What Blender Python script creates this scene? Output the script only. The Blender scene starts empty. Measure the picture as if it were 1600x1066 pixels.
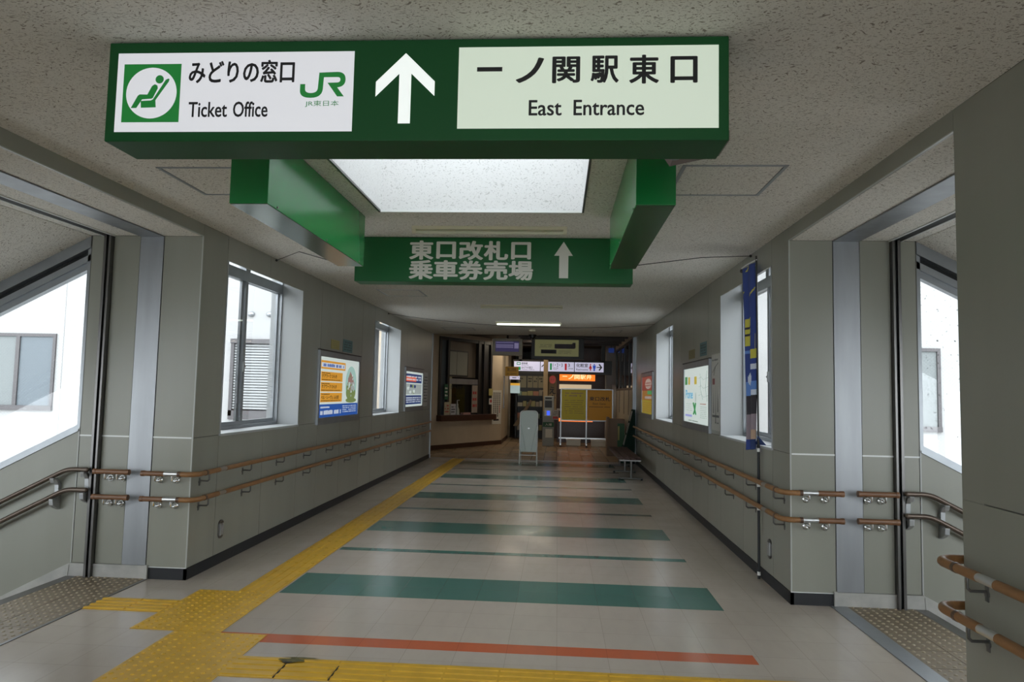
import bpy, bmesh, math, random
from mathutils import Vector, Matrix
random.seed(7)
S = bpy.context.scene
COL = S.collection
PI = math.pi

# ------------------------------------------------------------------ camera
H = 1.55
yaw, pitch, roll = -6.5931e-02, 7.2318e-02, 2.13529e-02
FPX = 1104.95
cam_d = bpy.data.cameras.new('camera')
cam = bpy.data.objects.new('camera', cam_d); COL.objects.link(cam)
cam_d.sensor_width = 36.0; cam_d.lens = FPX / 1600.0 * 36.0; cam_d.clip_end = 300
fwd = Vector((math.sin(yaw) * math.cos(pitch), math.cos(yaw) * math.cos(pitch), math.sin(pitch)))
rt = Vector((math.cos(yaw), -math.sin(yaw), 0)); up = rt.cross(fwd)
r2 = math.cos(roll) * rt + math.sin(roll) * up
u2 = -math.sin(roll) * rt + math.cos(roll) * up
m = Matrix((r2, u2, -fwd)).transposed().to_4x4(); m.translation = (0, 0, H)
cam.matrix_world = m
S.camera = cam

# ------------------------------------------------------------------ sky, exposure
W = bpy.data.worlds.new('overcast_sky'); S.world = W
W.use_nodes = True
bgn = W.node_tree.nodes['Background']
bgn.inputs[0].default_value = (0.88, 0.95, 1.0, 1); bgn.inputs[1].default_value = 5.8
S.view_settings.view_transform = 'Standard'; S.view_settings.look = 'None'
S.view_settings.exposure = 0.0; S.view_settings.gamma = 1.0
S.view_settings.use_curve_mapping = False
S.cycles.max_bounces = 14; S.cycles.diffuse_bounces = 8; S.cycles.glossy_bounces = 5
S.cycles.transparent_max_bounces = 16; S.cycles.use_denoising = True
S.cycles.sample_clamp_indirect = 6.0
S.cycles.caustics_reflective = False; S.cycles.caustics_refractive = False

# ------------------------------------------------------------------ materials
MATS = {}
def mat(name, col=(.5, .5, .5), rough=.5, metal=0.0, spec=.5, emit=None, es=0.0, coat=0.0):
    if name in MATS: return MATS[name]
    M = bpy.data.materials.new(name); M.use_nodes = True
    b = M.node_tree.nodes['Principled BSDF']
    b.inputs['Base Color'].default_value = (*col, 1); b.inputs['Roughness'].default_value = rough
    b.inputs['Metallic'].default_value = metal; b.inputs['Specular IOR Level'].default_value = spec
    if coat: b.inputs['Coat Weight'].default_value = coat; b.inputs['Coat Roughness'].default_value = .08
    if emit: b.inputs['Emission Color'].default_value = (*emit, 1); b.inputs['Emission Strength'].default_value = es
    MATS[name] = M
    return M
class NT:
    def __init__(s, M): s.t = M.node_tree; s.n = s.t.nodes; s.l = s.t.links; s.b = s.n['Principled BSDF']
    def new(s, k, **kw):
        n = s.n.new(k)
        for a, v in kw.items():
            if a.startswith('i_'):
                key = a[2:]; key = int(key) if key.isdigit() else key.replace('_', ' ')
                n.inputs[key].default_value = v
            else: setattr(n, a, v)
        return n
    def link(s, a, b): s.l.new(a, b)
    def pos(s, scale=(1, 1, 1), off=(0, 0, 0)):
        g = s.new('ShaderNodeNewGeometry'); mp = s.new('ShaderNodeMapping')
        mp.inputs['Scale'].default_value = scale; mp.inputs['Location'].default_value = off
        s.link(g.outputs['Position'], mp.inputs['Vector']); return mp.outputs[0]
    def ramp(s, fac, stops, interp='LINEAR'):
        r = s.new('ShaderNodeValToRGB'); r.color_ramp.interpolation = interp
        e = r.color_ramp.elements
        while len(e) < len(stops): e.new(0.5)
        for k, (p, c) in enumerate(stops): e[k].position = p; e[k].color = (*c, 1) if len(c) == 3 else c
        s.link(fac, r.inputs[0]); return r.outputs[0]
    def mix(s, fac, a, b, blend='MIX'):
        x = s.new('ShaderNodeMix', data_type='RGBA', blend_type=blend)
        for i, v in ((0, fac), (6, a), (7, b)):
            if hasattr(v, 'links') or hasattr(v, 'is_output'): s.link(v, x.inputs[i])
            else: x.inputs[i].default_value = (*v, 1) if isinstance(v, tuple) and len(v) == 3 else v
        return x.outputs[2]
    def bump(s, h, strength=.2, dist=.01):
        b = s.new('ShaderNodeBump'); b.inputs['Strength'].default_value = strength; b.inputs['Distance'].default_value = dist
        s.link(h, b.inputs['Height']); s.link(b.outputs[0], s.b.inputs['Normal'])
def noise(t, vec, scale, detail=2, rough=.5):
    n = t.new('ShaderNodeTexNoise'); n.inputs['Scale'].default_value = scale
    n.inputs['Detail'].default_value = detail; n.inputs['Roughness'].default_value = rough
    t.link(vec, n.inputs['Vector']); return n.outputs['Fac']

# coated steel wall panels, grey beige
mw = mat('panel_enamel', (.272, .27, .23), .33, spec=.45)
t = NT(mw); v = t.pos((1, 1, .12)); nz = noise(t, v, 3.0, 3)
t.link(t.ramp(nz, [(.3, (.258, .258, .218)), (.7, (.285, .284, .243))]), t.b.inputs['Base Color'])
v2 = t.pos((60, 60, 1)); t.bump(noise(t, v2, 3.0, 1), .04, .002)
mjoint = mat('panel_joint', (.10, .098, .085), .6)
# speckled acoustic board
def board(name, base, dark):
    M = mat(name, base, .9, spec=.1); t = NT(M)
    v = t.pos((1, 1, 1)); w = t.new('ShaderNodeTexNoise'); w.inputs['Scale'].default_value = 9; t.link(v, w.inputs['Vector'])
    add = t.new('ShaderNodeVectorMath', operation='MULTIPLY_ADD'); add.inputs[1].default_value = (.12, .12, .12)
    t.link(w.outputs['Color'], add.inputs[0]); t.link(v, add.inputs[2])
    mp = t.new('ShaderNodeMapping'); mp.inputs['Scale'].default_value = (1.0, 2.3, 1.5); t.link(add.outputs[0], mp.inputs['Vector'])
    n1 = noise(t, mp.outputs[0], 60, 2, .55)
    f = t.ramp(n1, [(.585, (0, 0, 0)), (.645, (1, 1, 1))])
    n2 = noise(t, v, 170, 1)
    f2 = t.ramp(n2, [(.62, (0, 0, 0)), (.70, (.5, .5, .5))])
    c = t.mix(f, base, dark); c = t.mix(f2, c, dark)
    n3 = noise(t, v, 1.3, 2); c = t.mix(t.ramp(n3, [(.35, (.06, .06, .06)), (.75, (0, 0, 0))]), c, (.30, .25, .19))
    t.link(c, t.b.inputs['Base Color']); return M
mceil = board('acoustic_board', (.76, .735, .685), (.29, .255, .22))
mshaft = board('skylight_board', (.70, .70, .695), (.50, .50, .49))
# vinyl tile floor
def vinyl(name, base, var, rough=.2):
    M = mat(name, base, rough, spec=.5); t = NT(M)
    v = t.pos((1 / .3, 1 / .3, 1), (2.08 / .3 + 20, -5.35 / .3 + 60, 0))
    br = t.new('ShaderNodeTexBrick'); br.offset = 0; br.squash = 1
    br.inputs['Scale'].default_value = 1; br.inputs['Brick Width'].default_value = 1; br.inputs['Row Height'].default_value = 1
    br.inputs['Mortar Size'].default_value = .0035; br.inputs['Mortar Smooth'].default_value = .2; br.inputs['Bias'].default_value = 0
    br.inputs['Color1'].default_value = (*base, 1); br.inputs['Color2'].default_value = (*[c * var for c in base], 1)
    br.inputs['Mortar'].default_value = (*[c * .55 for c in base], 1)
    t.link(v, br.inputs['Vector'])
    p = t.pos((1, .3, 1)); n1 = noise(t, p, 14, 4)
    c = t.mix(t.ramp(n1, [(.45, (0, 0, 0)), (.8, (.25, .25, .25))]), br.outputs['Color'], tuple(c * .75 for c in base))
    t.link(c, t.b.inputs['Base Color'])
    q = t.pos(); n2 = noise(t, q, 2.2, 3)
    t.link(t.ramp(n2, [(.3, (rough * .75,) * 3), (.7, (rough * 1.35,) * 3)]), t.b.inputs['Roughness'])
    t.bump(noise(t, t.pos((1, 1, 1)), 5, 2), .06, .01)
    return M
mfloor = vinyl('vinyl_tile', (.49, .425, .365), .965)
mgreen = vinyl('vinyl_green', (.075, .185, .155), .93)
morange = vinyl('vinyl_orange', (.55, .125, .05), .95)
# brick paving of the concourse
mbrick = mat('concourse_paving', (.13, .085, .055), .27, spec=.5)
t = NT(mbrick); v = t.pos((1, 1, 1))
br = t.new('ShaderNodeTexBrick'); br.offset = .5
for k, x in (('Scale', 1), ('Brick Width', .6), ('Row Height', .3), ('Mortar Size', .008), ('Bias', 0)): br.inputs[k].default_value = x
br.inputs['Color1'].default_value = (.34, .245, .165, 1); br.inputs['Color2'].default_value = (.26, .185, .12, 1); br.inputs['Mortar'].default_value = (.03, .025, .02, 1)
sx = t.new('ShaderNodeSeparateXYZ'); cx = t.new('ShaderNodeCombineXYZ'); t.link(v, sx.inputs[0])
t.link(sx.outputs[1], cx.inputs[0]); t.link(sx.outputs[0], cx.inputs[1]); t.link(cx.outputs[0], br.inputs['Vector'])
t.link(br.outputs['Color'], t.b.inputs['Base Color'])

def stained(name, col, rough, metal=0., spec=.5, var=.8, scale=4., stretch=(1, 1, 1)):
    M = mat(name, col, rough, metal, spec); t = NT(M)
    n = noise(t, t.pos(stretch), scale, 4)
    t.link(t.ramp(n, [(.3, tuple(c * var for c in col)), (.7, col)]), t.b.inputs['Base Color']); return M
myellow = stained('tactile_yellow', (.70, .41, .03), .42, var=.82, scale=9)
mmat = stained('brown_tile', (.23, .18, .12), .55, var=.8, scale=6)
mstud = mat('worn_stud', (.36, .30, .21), .45)
msteel = stained('steel_sheet', (.36, .37, .385), .5, 1.0, var=.82, scale=7, stretch=(1, 1, .15))
malu = mat('aluminium', (.70, .71, .72), .35, 1.0)
malud = stained('aluminium_grey', (.36, .38, .40), .42, .85, var=.88, scale=5)
mchrome = mat('chrome', (.80, .80, .80), .12, 1.0)
mdsteel = mat('dark_steel', (.16, .155, .15), .35, .9)
mcast = mat('cast_alloy', (.45, .46, .47), .4, .8)
mwhitetrim = mat('white_trim', (.70, .71, .70), .35); mgreytrim = mat('grey_trim', (.42, .43, .41), .35)
mreveal = mat('reveal_enamel', (.40, .415, .42), .4)
mskirt = stained('skirting_grey', (.46, .45, .42), .4, var=.75, scale=8)
mblack = mat('black_rubber', (.014, .015, .018), .55)
mslot = mat('slot_black', (.008, .008, .008), .7)
mwood = stained('rail_wood', (.29, .14, .05), .45, var=.72, scale=12, stretch=(3, .6, 3))
mwoodd = stained('rail_wood_dark', (.20, .095, .045), .4, var=.75, scale=14, stretch=(.6, 3, 3))
mring = mat('brown_ring', (.09, .05, .03), .4)
mbrail = mat('brown_metal_rail', (.125, .095, .075), .32, .6)
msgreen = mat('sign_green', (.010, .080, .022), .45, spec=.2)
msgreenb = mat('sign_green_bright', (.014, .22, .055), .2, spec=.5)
msgreenb2 = mat('sign_green_sheet', (.010, .115, .032), .4, spec=.3)
mpanel_w = mat('lit_white', (.5, .5, .5), .4, emit=(.83, .84, .90), es=.55)
mpanel_g = mat('lit_pale_green', (.45, .5, .45), .4, emit=(.70, .80, .64), es=.56)
marrow = mat('lit_arrow', (.5, .5, .5), .4, emit=(.80, .86, .82), es=.85)
mink = mat('ink_black', (.006, .006, .007), .45)
mlgreen = mat('logo_green', (.008, .10, .02), .45, emit=(.008, .22, .032), es=.5)
msilver = mat('silver_letters', (.72, .72, .66), .5)
mcream = mat('lamp_cream', (.72, .68, .52), .5)
mtube_on = mat('tube_lit', (.9, .95, .9), .4, emit=(.88, 1.0, .86), es=3.0)
mtube_off = mat('tube_off', (.70, .69, .56), .35)
mwire = mat('wire_black', (.02, .018, .016), .6)
mcreamwall = stained('cream_wall', (.52, .425, .31), .6, var=.9, scale=3)
mdark = mat('dark_metal', (.020, .018, .016), .45)
mdarkwood = stained('dark_wood', (.065, .026, .016), .35, var=.6, scale=8, stretch=(4, .6, 4))
mbench = stained('bench_wood', (.065, .032, .025), .7, var=.7, scale=9, stretch=(6, .6, 6))
mbrownbox = mat('brown_board', (.20, .135, .095), .7)
mgreen_rack = mat('dark_green_sheet', (.006, .022, .015), .8, spec=.15)
mboard = mat('white_board', (.42, .47, .43), .4)
mwhite = mat('white_paint', (.72, .72, .70), .45)
mpaper = mat('paper_white', (.62, .60, .54), .7)
mextwall = stained('outside_white_wall', (.35, .35, .346), .85, spec=.1, var=.96, scale=.5)
mgravel = stained('outside_ground', (.45, .45, .44), .9, var=.7, scale=1.5)
mglassgrey = mat('frosted_pane', (.165, .18, .18), .5, spec=.15)
mglassdark = mat('window_pane_dark', (.11, .13, .145), .3, spec=.25)
mbronze = mat('bronze_sash', (.075, .07, .072), .4, .4)
mshutter = mat('grey_shutter', (.30, .31, .31), .5)
def glass(name, wire=0., dirt=0.):
    M = bpy.data.materials.new(name); M.use_nodes = True; t = M.node_tree; n = t.nodes; n.clear()
    o = n.new('ShaderNodeOutputMaterial'); tr = n.new('ShaderNodeBsdfTransparent'); gl = n.new('ShaderNodeBsdfGlossy')
    gl.inputs['Roughness'].default_value = .02
    lw = n.new('ShaderNodeLayerWeight'); lw.inputs[0].default_value = .5
    pw = n.new('ShaderNodeMath'); pw.operation = 'POWER'; pw.inputs[1].default_value = 5; t.links.new(lw.outputs['Facing'], pw.inputs[0])
    fr = n.new('ShaderNodeMath'); fr.operation = 'MULTIPLY_ADD'; fr.inputs[1].default_value = .95; fr.inputs[2].default_value = .04; t.links.new(pw.outputs[0], fr.inputs[0])
    mx = n.new('ShaderNodeMixShader'); t.links.new(fr.outputs[0], mx.inputs[0]); t.links.new(tr.outputs[0], mx.inputs[1]); t.links.new(gl.outputs[0], mx.inputs[2])
    last = mx.outputs[0]
    if wire or dirt:
        g = n.new('ShaderNodeNewGeometry'); df = n.new('ShaderNodeBsdfDiffuse'); df.inputs[0].default_value = (.18, .18, .18, 1)
        facs = []
        if wire:
            for rz in (PI / 4, -PI / 4):
                mp = n.new('ShaderNodeMapping'); mp.inputs['Rotation'].default_value = (0, rz, 0); t.links.new(g.outputs['Position'], mp.inputs[0])
                wv = n.new('ShaderNodeTexWave'); wv.bands_direction = 'X'; wv.inputs['Scale'].default_value = 16; t.links.new(mp.outputs[0], wv.inputs[0])
                rp = n.new('ShaderNodeValToRGB'); rp.color_ramp.elements[0].position = .93; rp.color_ramp.elements[1].position = .99
                rp.color_ramp.elements[1].color = (wire,) * 3 + (1,); t.links.new(wv.outputs['Fac'], rp.inputs[0]); facs.append(rp.outputs[0])
        if dirt:
            nz = n.new('ShaderNodeTexNoise'); nz.inputs['Scale'].default_value = 34; nz.inputs['Detail'].default_value = 2; t.links.new(g.outputs['Position'], nz.inputs[0])
            rp = n.new('ShaderNodeValToRGB'); rp.color_ramp.elements[0].position = .685; rp.color_ramp.elements[1].position = .72
            rp.color_ramp.elements[1].color = (dirt,) * 3 + (1,); t.links.new(nz.outputs['Fac'], rp.inputs[0]); facs.append(rp.outputs[0])
        f = facs[0]
        for k in facs[1:]:
            mm = n.new('ShaderNodeMath'); mm.operation = 'MAXIMUM'; t.links.new(f, mm.inputs[0]); t.links.new(k, mm.inputs[1]); f = mm.outputs[0]
        m2 = n.new('ShaderNodeMixShader'); t.links.new(f, m2.inputs[0]); t.links.new(last, m2.inputs[1]); t.links.new(df.outputs[0], m2.inputs[2]); last = m2.outputs[0]
    t.links.new(last, o.inputs[0]); MATS[name] = M; return M
mglass = glass('clear_glass'); mglassw = glass('wired_glass', wire=.07); mglassd = glass('wired_dirty_glass', wire=.07, dirt=.8)
def lit(name, col, es, spec=.3): return mat(name, tuple(c * .5 for c in col), .35, spec=spec, emit=col, es=es)

# ------------------------------------------------------------------ mesh builder
class Fr:
    """frame of a face: o + a*u + b*v + c*n, n towards the viewer"""
    def __init__(s, o, u, v):
        s.o = Vector(o); s.u = Vector(u).normalized(); s.v = Vector(v).normalized(); s.n = s.u.cross(s.v)
    def __call__(s, a, b, c=0): return s.o + a * s.u + b * s.v + c * s.n
WORLD = None
def FRONT(y): return Fr((0, y, 0), (1, 0, 0), (0, 0, 1))      # faces -y
def LEFTW(x): return Fr((x, 0, 0), (0, 1, 0), (0, 0, 1))      # faces +x, a = y
def RIGHTW(x): return Fr((x, 0, 0), (0, -1, 0), (0, 0, 1))    # faces -x, a = -y

class MB:
    def __init__(s): s.v = []; s.f = []; s.mi = []; s.sm = []; s.mats = []
    def m(s, M):
        if M not in s.mats: s.mats.append(M)
        return s.mats.index(M)
    def add(s, vs, fs, M, smooth=False):
        o = len(s.v); s.v += [Vector(p) for p in vs]; k = s.m(M)
        for f in fs: s.f.append([o + i for i in f]); s.mi.append(k); s.sm.append(smooth)
        return s
    def box(s, x0, x1, y0, y1, z0, z1, M):
        x0, x1 = min(x0, x1), max(x0, x1); y0, y1 = min(y0, y1), max(y0, y1); z0, z1 = min(z0, z1), max(z0, z1)
        return s.add([(x0, y0, z0), (x1, y0, z0), (x1, y1, z0), (x0, y1, z0), (x0, y0, z1), (x1, y0, z1), (x1, y1, z1), (x0, y1, z1)],
                     [(0, 3, 2, 1), (4, 5, 6, 7), (0, 1, 5, 4), (1, 2, 6, 5), (2, 3, 7, 6), (3, 0, 4, 7)], M)
    def prism(s, fr, pts, c0, c1, M):
        n = len(pts)
        ar = sum(pts[i][0] * pts[(i + 1) % n][1] - pts[(i + 1) % n][0] * pts[i][1] for i in range(n))
        if ar < 0: pts = list(reversed(pts))
        if c0 > c1: c0, c1 = c1, c0
        vs = [fr(a, b, c0) for a, b in pts] + [fr(a, b, c1) for a, b in pts]
        fs = [tuple(reversed(range(n))), tuple(range(n, 2 * n))] + [(i, (i + 1) % n, n + (i + 1) % n, n + i) for i in range(n)]
        return s.add(vs, fs, M)
    def fbox(s, fr, a0, a1, b0, b1, c0, c1, M):
        return s.prism(fr, [(a0, b0), (a1, b0), (a1, b1), (a0, b1)], c0, c1, M)
    def quad(s, fr, a0, a1, b0, b1, c, M):
        return s.add([fr(a0, b0, c), fr(a1, b0, c), fr(a1, b1, c), fr(a0, b1, c)], [(0, 1, 2, 3)], M)
    def flat(s, fr, pts, c, M):
        n = len(pts)
        ar = sum(pts[i][0] * pts[(i + 1) % n][1] - pts[(i + 1) % n][0] * pts[i][1] for i in range(n))
        if ar < 0: pts = list(reversed(pts))
        return s.add([fr(a, b, c) for a, b in pts], [tuple(range(n))], M)
    def disc(s, fr, a, b, ra, rb, c, M, seg=32):
        return s.flat(fr, [(a + ra * math.cos(2 * PI * i / seg), b + rb * math.sin(2 * PI * i / seg)) for i in range(seg)], c, M)
    def tube(s, path, r, M, seg=10, caps=True, closed=False):
        P = [Vector(p) for p in path]; n = len(P); rings = []; vs = []
        ref = None
        for i in range(n):
            a = P[i] - P[i - 1] if i else P[1] - P[0]; b = P[i + 1] - P[i] if i < n - 1 else P[-1] - P[-2]
            tg = (a.normalized() + b.normalized()).normalized()
            if ref is None: ref = Vector((0, 0, 1)) if abs(tg.z) < .9 else Vector((1, 0, 0))
            x = (ref - tg * ref.dot(tg)).normalized(); y = tg.cross(x); ref = x
            k = 1.0 / max(.3, math.cos(a.angle(b, 0) / 2))
            rr = r[i] if isinstance(r, (list, tuple)) else r
            vs += [P[i] + (math.cos(2 * PI * j / seg) * x + math.sin(2 * PI * j / seg) * y) * rr for j in range(seg)]
        fs = [(i * seg + j, i * seg + (j + 1) % seg, (i + 1) * seg + (j + 1) % seg, (i + 1) * seg + j) for i in range(n - 1) for j in range(seg)]
        s.add(vs, fs, M, True)
        if caps:
            s.add(vs[:seg], [tuple(reversed(range(seg)))], M); s.add(vs[-seg:], [tuple(range(seg))], M)
        return s
    def cyl(s, p0, p1, r, M, seg=16): return s.tube([p0, p1], r, M, seg)
    def dome(s, c, r, h, M, seg=8, top=.45):
        c = Vector(c); vs = []
        for (rr, z) in ((r, 0), (r * .8, h * .65), (r * top, h)):
            vs += [c + Vector((rr * math.cos(2 * PI * j / seg), rr * math.sin(2 * PI * j / seg), z)) for j in range(seg)]
        fs = [(i * seg + j, i * seg + (j + 1) % seg, (i + 1) * seg + (j + 1) % seg, (i + 1) * seg + j) for i in range(2) for j in range(seg)]
        return s.add(vs, fs + [tuple(range(2 * seg, 3 * seg))], M, True)
    def sphere(s, c, r, M, seg=14, rings=8, sc=(1, 1, 1)):
        c = Vector(c); vs = []
        for i in range(rings + 1):
            th = PI * i / rings
            vs += [c + Vector((sc[0] * r * math.sin(th) * math.cos(2 * PI * j / seg), sc[1] * r * math.sin(th) * math.sin(2 * PI * j / seg), -sc[2] * r * math.cos(th))) for j in range(seg)]
        fs = [(i * seg + j, i * seg + (j + 1) % seg, (i + 1) * seg + (j + 1) % seg, (i + 1) * seg + j) for i in range(rings) for j in range(seg)]
        return s.add(vs, fs, M, True)
    def text(s, fr, body, a0, a1, b0, b1, c, M, bold=0.0, fit=True):
        cu = bpy.data.curves.new('t', 'FONT'); cu.body = body; cu.size = 1; cu.resolution_u = 3
        cu.fill_mode = 'FRONT'
        ob = bpy.data.objects.new('t', cu); COL.objects.link(ob)
        dg = bpy.context.evaluated_depsgraph_get(); me = bpy.data.meshes.new_from_object(ob.evaluated_get(dg))
        vs = [v.co.copy() for v in me.vertices]; fs = [tuple(p.vertices) for p in me.polygons]
        bpy.data.objects.remove(ob); bpy.data.curves.remove(cu); bpy.data.meshes.remove(me)
        if not vs: return s
        x0 = min(v.x for v in vs); x1 = max(v.x for v in vs); y0 = min(v.y for v in vs); y1 = max(v.y for v in vs)
        sx = (a1 - a0) / max(1e-6, x1 - x0); sy = (b1 - b0) / max(1e-6, y1 - y0)
        d = bold * 1.3; k = 0
        for dx, dy in (((0, 0),) if not bold else ((-d, 0), (d, 0), (0, d * .7), (0, -d * .7), (-d * .7, d * .5), (d * .7, -d * .5), (d * .7, d * .5), (-d * .7, -d * .5))):
            s.add([fr(a0 + (v.x + dx - x0) * sx, b0 + (v.y + dy - y0) * sy, c + k * .00006) for v in vs], fs, M); k += 1
        return s
    def build(s, name, parent=None, off=None, bevel=0.0, weld=False):
        if off is None: off = ORG.get(parent, Vector((0, 0, 0))) if parent else Vector((0, 0, 0))
        off = Vector(off)
        me = bpy.data.meshes.new(name); me.from_pydata([v - off for v in s.v], [], s.f)
        for M in s.mats: me.materials.append(M)
        for p, k, sm in zip(me.polygons, s.mi, s.sm): p.material_index = k; p.use_smooth = sm
        me.update()
        o = bpy.data.objects.new(name, me); COL.objects.link(o)
        if parent: o.parent = parent; ORG[o] = ORG.get(parent, off)
        else: o.location = off; ORG[o] = off
        if bevel:
            b = o.modifiers.new('bevel', 'BEVEL'); b.width = bevel; b.segments = 2; b.limit_method = 'ANGLE'
        return o
ORG = {}
def tag(o, label, cat, group=None):
    o['label'] = label; o['category'] = cat
    if group: o['group'] = group
    return o
def thing(name, label, cat, loc, group=None):
    o = bpy.data.objects.new(name, None); COL.objects.link(o); o.location = loc; o.empty_display_size = .1
    ORG[o] = Vector(loc); return tag(o, label, cat, group)
def solo(name, label, cat, mb, loc, group=None, bevel=0.0): return tag(mb.build(name, None, loc, bevel), label, cat, group)
def struct(name, mb, parent=None, bevel=0.0):
    o = mb.build(name, parent, None, bevel)
    if not parent: o['kind'] = 'structure'
    return o
def copy_tree(o, parent=None, loc=None):
    c = o.copy(); COL.objects.link(c); c.parent = parent
    if loc is not None: c.location = loc
    for ch in o.children: copy_tree(ch, c)
    return c
def arc(cx, cy, r, a0, a1, z, n=7): return [(cx + r * math.cos(a0 + (a1 - a0) * i / n), cy + r * math.sin(a0 + (a1 - a0) * i / n), z) for i in range(n + 1)]

# ------------------------------------------------------------------ layout numbers (metres)
XL, XR = -2.935, 1.78           # corridor walls
CZ = 2.88                        # ceiling
HZ = 2.78                        # head of the stair openings
YB0, YB1 = 3.27, 5.58            # stair opening
YEND = 16.3                      # end of the corridor
YBACK = -4.0
JOINTS = [5.58, 6.02, 6.95, 7.89, 8.55, 9.46, 10.40, 11.10, 12.02, 12.97, 13.60, 14.5, 15.4, YEND]
JZ = 1.125
WINS = [(6.04, 7.88), (11.14, 12.97)]
WZ0, WZ1 = 1.135, 2.66
WT = 2.862                       # top of the window frames, hidden behind the fascia

# ------------------------------------------------------------------ floor
f = MB()
def rect(mb, x0, x1, y0, y1, z, M): mb.add([(x0, y0, z), (x1, y0, z), (x1, y1, z), (x0, y1, z)], [(0, 1, 2, 3)], M)
rows = [(4.32, 4.47, morange, -2.095, 1.196)]
for k in range(5): rows.append((5.35 + 2.45 * k, 5.95 + 2.45 * k, mgreen, -2.08, 1.232))
for k in range(4): rows.append((6.83 + 2.45 * k, 6.95 + 2.45 * k, mgreen, -2.08, 1.228))
rows.sort()
y = YBACK
for (a, b, M, x0, x1) in rows:
    rect(f, XL, XR, y, a, 0, mfloor); rect(f, XL, x0, a, b, 0, mfloor); rect(f, x1, XR, a, b, 0, mfloor); rect(f, x0, x1, a, b, 0, M); y = b
rect(f, XL, XR, y, YEND, 0, mfloor)
rect(f, XL - .31, XL, YB0, YB1, 0, mfloor); rect(f, XR, XR + .285, YB0, YB1, 0, mfloor)
f.box(XL - .4, XR + .4, YBACK, YEND, -.4, -.01, mskirt)
struct('floor', f)
f = MB(); f.box(-6, 4.2, YEND + .06, 27.5, -.3, -.002, mbrick); struct('floor_concourse', f)
solo('threshold_strip', 'dark metal floor strip where the corridor vinyl meets the brown concourse paving', 'floor strip',
     MB().box(XL, XR, YEND, YEND + .06, -.01, .006, mdsteel), ((XL + XR) / 2, YEND, 0))

# tactile paving -------------------------------------------------------------
def bars(mb, x0, x1, y0, y1, along, n=4):
    mb.box(x0, x1, y0, y1, 0.0005, .004, myellow)
    L = .3
    if along == 'y':
        w = (x1 - x0) / n
        k = y0
        while k < y1 - .02:
            e = min(k + L - .012, y1)
            for i in range(n):
                c = x0 + w * (i + .5)
                mb.prism(Fr((0, 0, 0), (1, 0, 0), (0, 0, 1)), [(c - .017, .004), (c + .017, .004), (c + .012, .009), (c - .012, .009)], -e, -k, myellow)
            k += L
    else:
        w = (y1 - y0) / n
        k = x0
        while k < x1 - .02:
            e = min(k + L - .012, x1)
            for i in range(n):
                c = y0 + w * (i + .5)
                mb.prism(Fr((0, 0, 0), (0, 1, 0), (0, 0, 1)), [(c - .017, .004), (c + .017, .004), (c + .012, .009), (c - .012, .009)], k, e, myellow)
            k += L
def dots(mb, x0, x1, y0, y1, M=myellow, step=.06, r=.014, h=.006, z=.004, MD=None):
    mb.box(x0, x1, y0, y1, .0005, z, M)
    nx = round((x1 - x0) / step); ny = round((y1 - y0) / step)
    for i in range(nx):
        for j in range(ny):
            mb.dome((x0 + (i + .5) * (x1 - x0) / nx, y0 + (j + .5) * (y1 - y0) / ny, z), r, h, MD or M, 7)
b = MB(); bars(b, -2.39, -2.095, 5.34, YEND - .02, 'y')
solo('tactile_guide_strip', 'long yellow ribbed guide strip running up the left side of the floor', 'tactile paving', b, (-2.24, 5.34, 0))
b = MB(); dots(b, -2.69, -2.095, 4.45, 5.34)
solo('tactile_warning_patch', 'yellow dotted patch where the long guide strip begins, left branch joining it', 'tactile paving', b, (-2.39, 4.45, 0))
b = MB(); dots(b, -2.39, -1.79, 2.9, 4.44)
solo('tactile_warning_patch', 'yellow dotted patch nearest the camera, cut by the bottom edge of the photo', 'tactile paving', b, (-2.09, 2.9, 0))
b = MB(); bars(b, -3.245, -2.69, 4.785, 5.06, 'x')
solo('tactile_guide_strip', 'short yellow ribbed strip pointing at the left stairs', 'tactile paving', b, (-2.97, 4.785, 0))
tp = thing('tactile_guide_strip', 'yellow ribbed strip crossing the foreground floor, torn near its left end', 'tactile paving', (-1.79, 3.8, 0))
b = MB(); bars(b, -1.79, 2.05, 3.80, 4.085, 'x'); b.build('ribbed_sheet', tp)
b = MB()
random.seed(3)
def blob(cx, cy, rx, ry, n=12): return [(cx + rx * math.cos(2 * PI * i / n) * random.uniform(.6, 1.15), cy + ry * math.sin(2 * PI * i / n) * random.uniform(.5, 1.2)) for i in range(n)]
UPF = Fr((0, 0, 0), (1, 0, 0), (0, 1, 0))
mtorn = stained('torn_backing', (.17, .15, .055), .8, var=.4, scale=25)
b.flat(UPF, blob(-1.47, 4.04, .085, .035), .0101, mtorn)
b.flat(UPF, blob(-1.43, 4.075, .11, .012), .0105, mtorn)
b.flat(UPF, blob(-1.49, 4.005, .03, .012), .0110, mslot)
o = b.build('torn_spot', tp); o['label'] = 'torn grey green spot'
for k in (-1.49, -1.19):
    b = MB(); b.box(k - .003, k + .003, 3.8, 3.99, .004, .0098, mslot); b.build('split_joint', tp)

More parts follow.
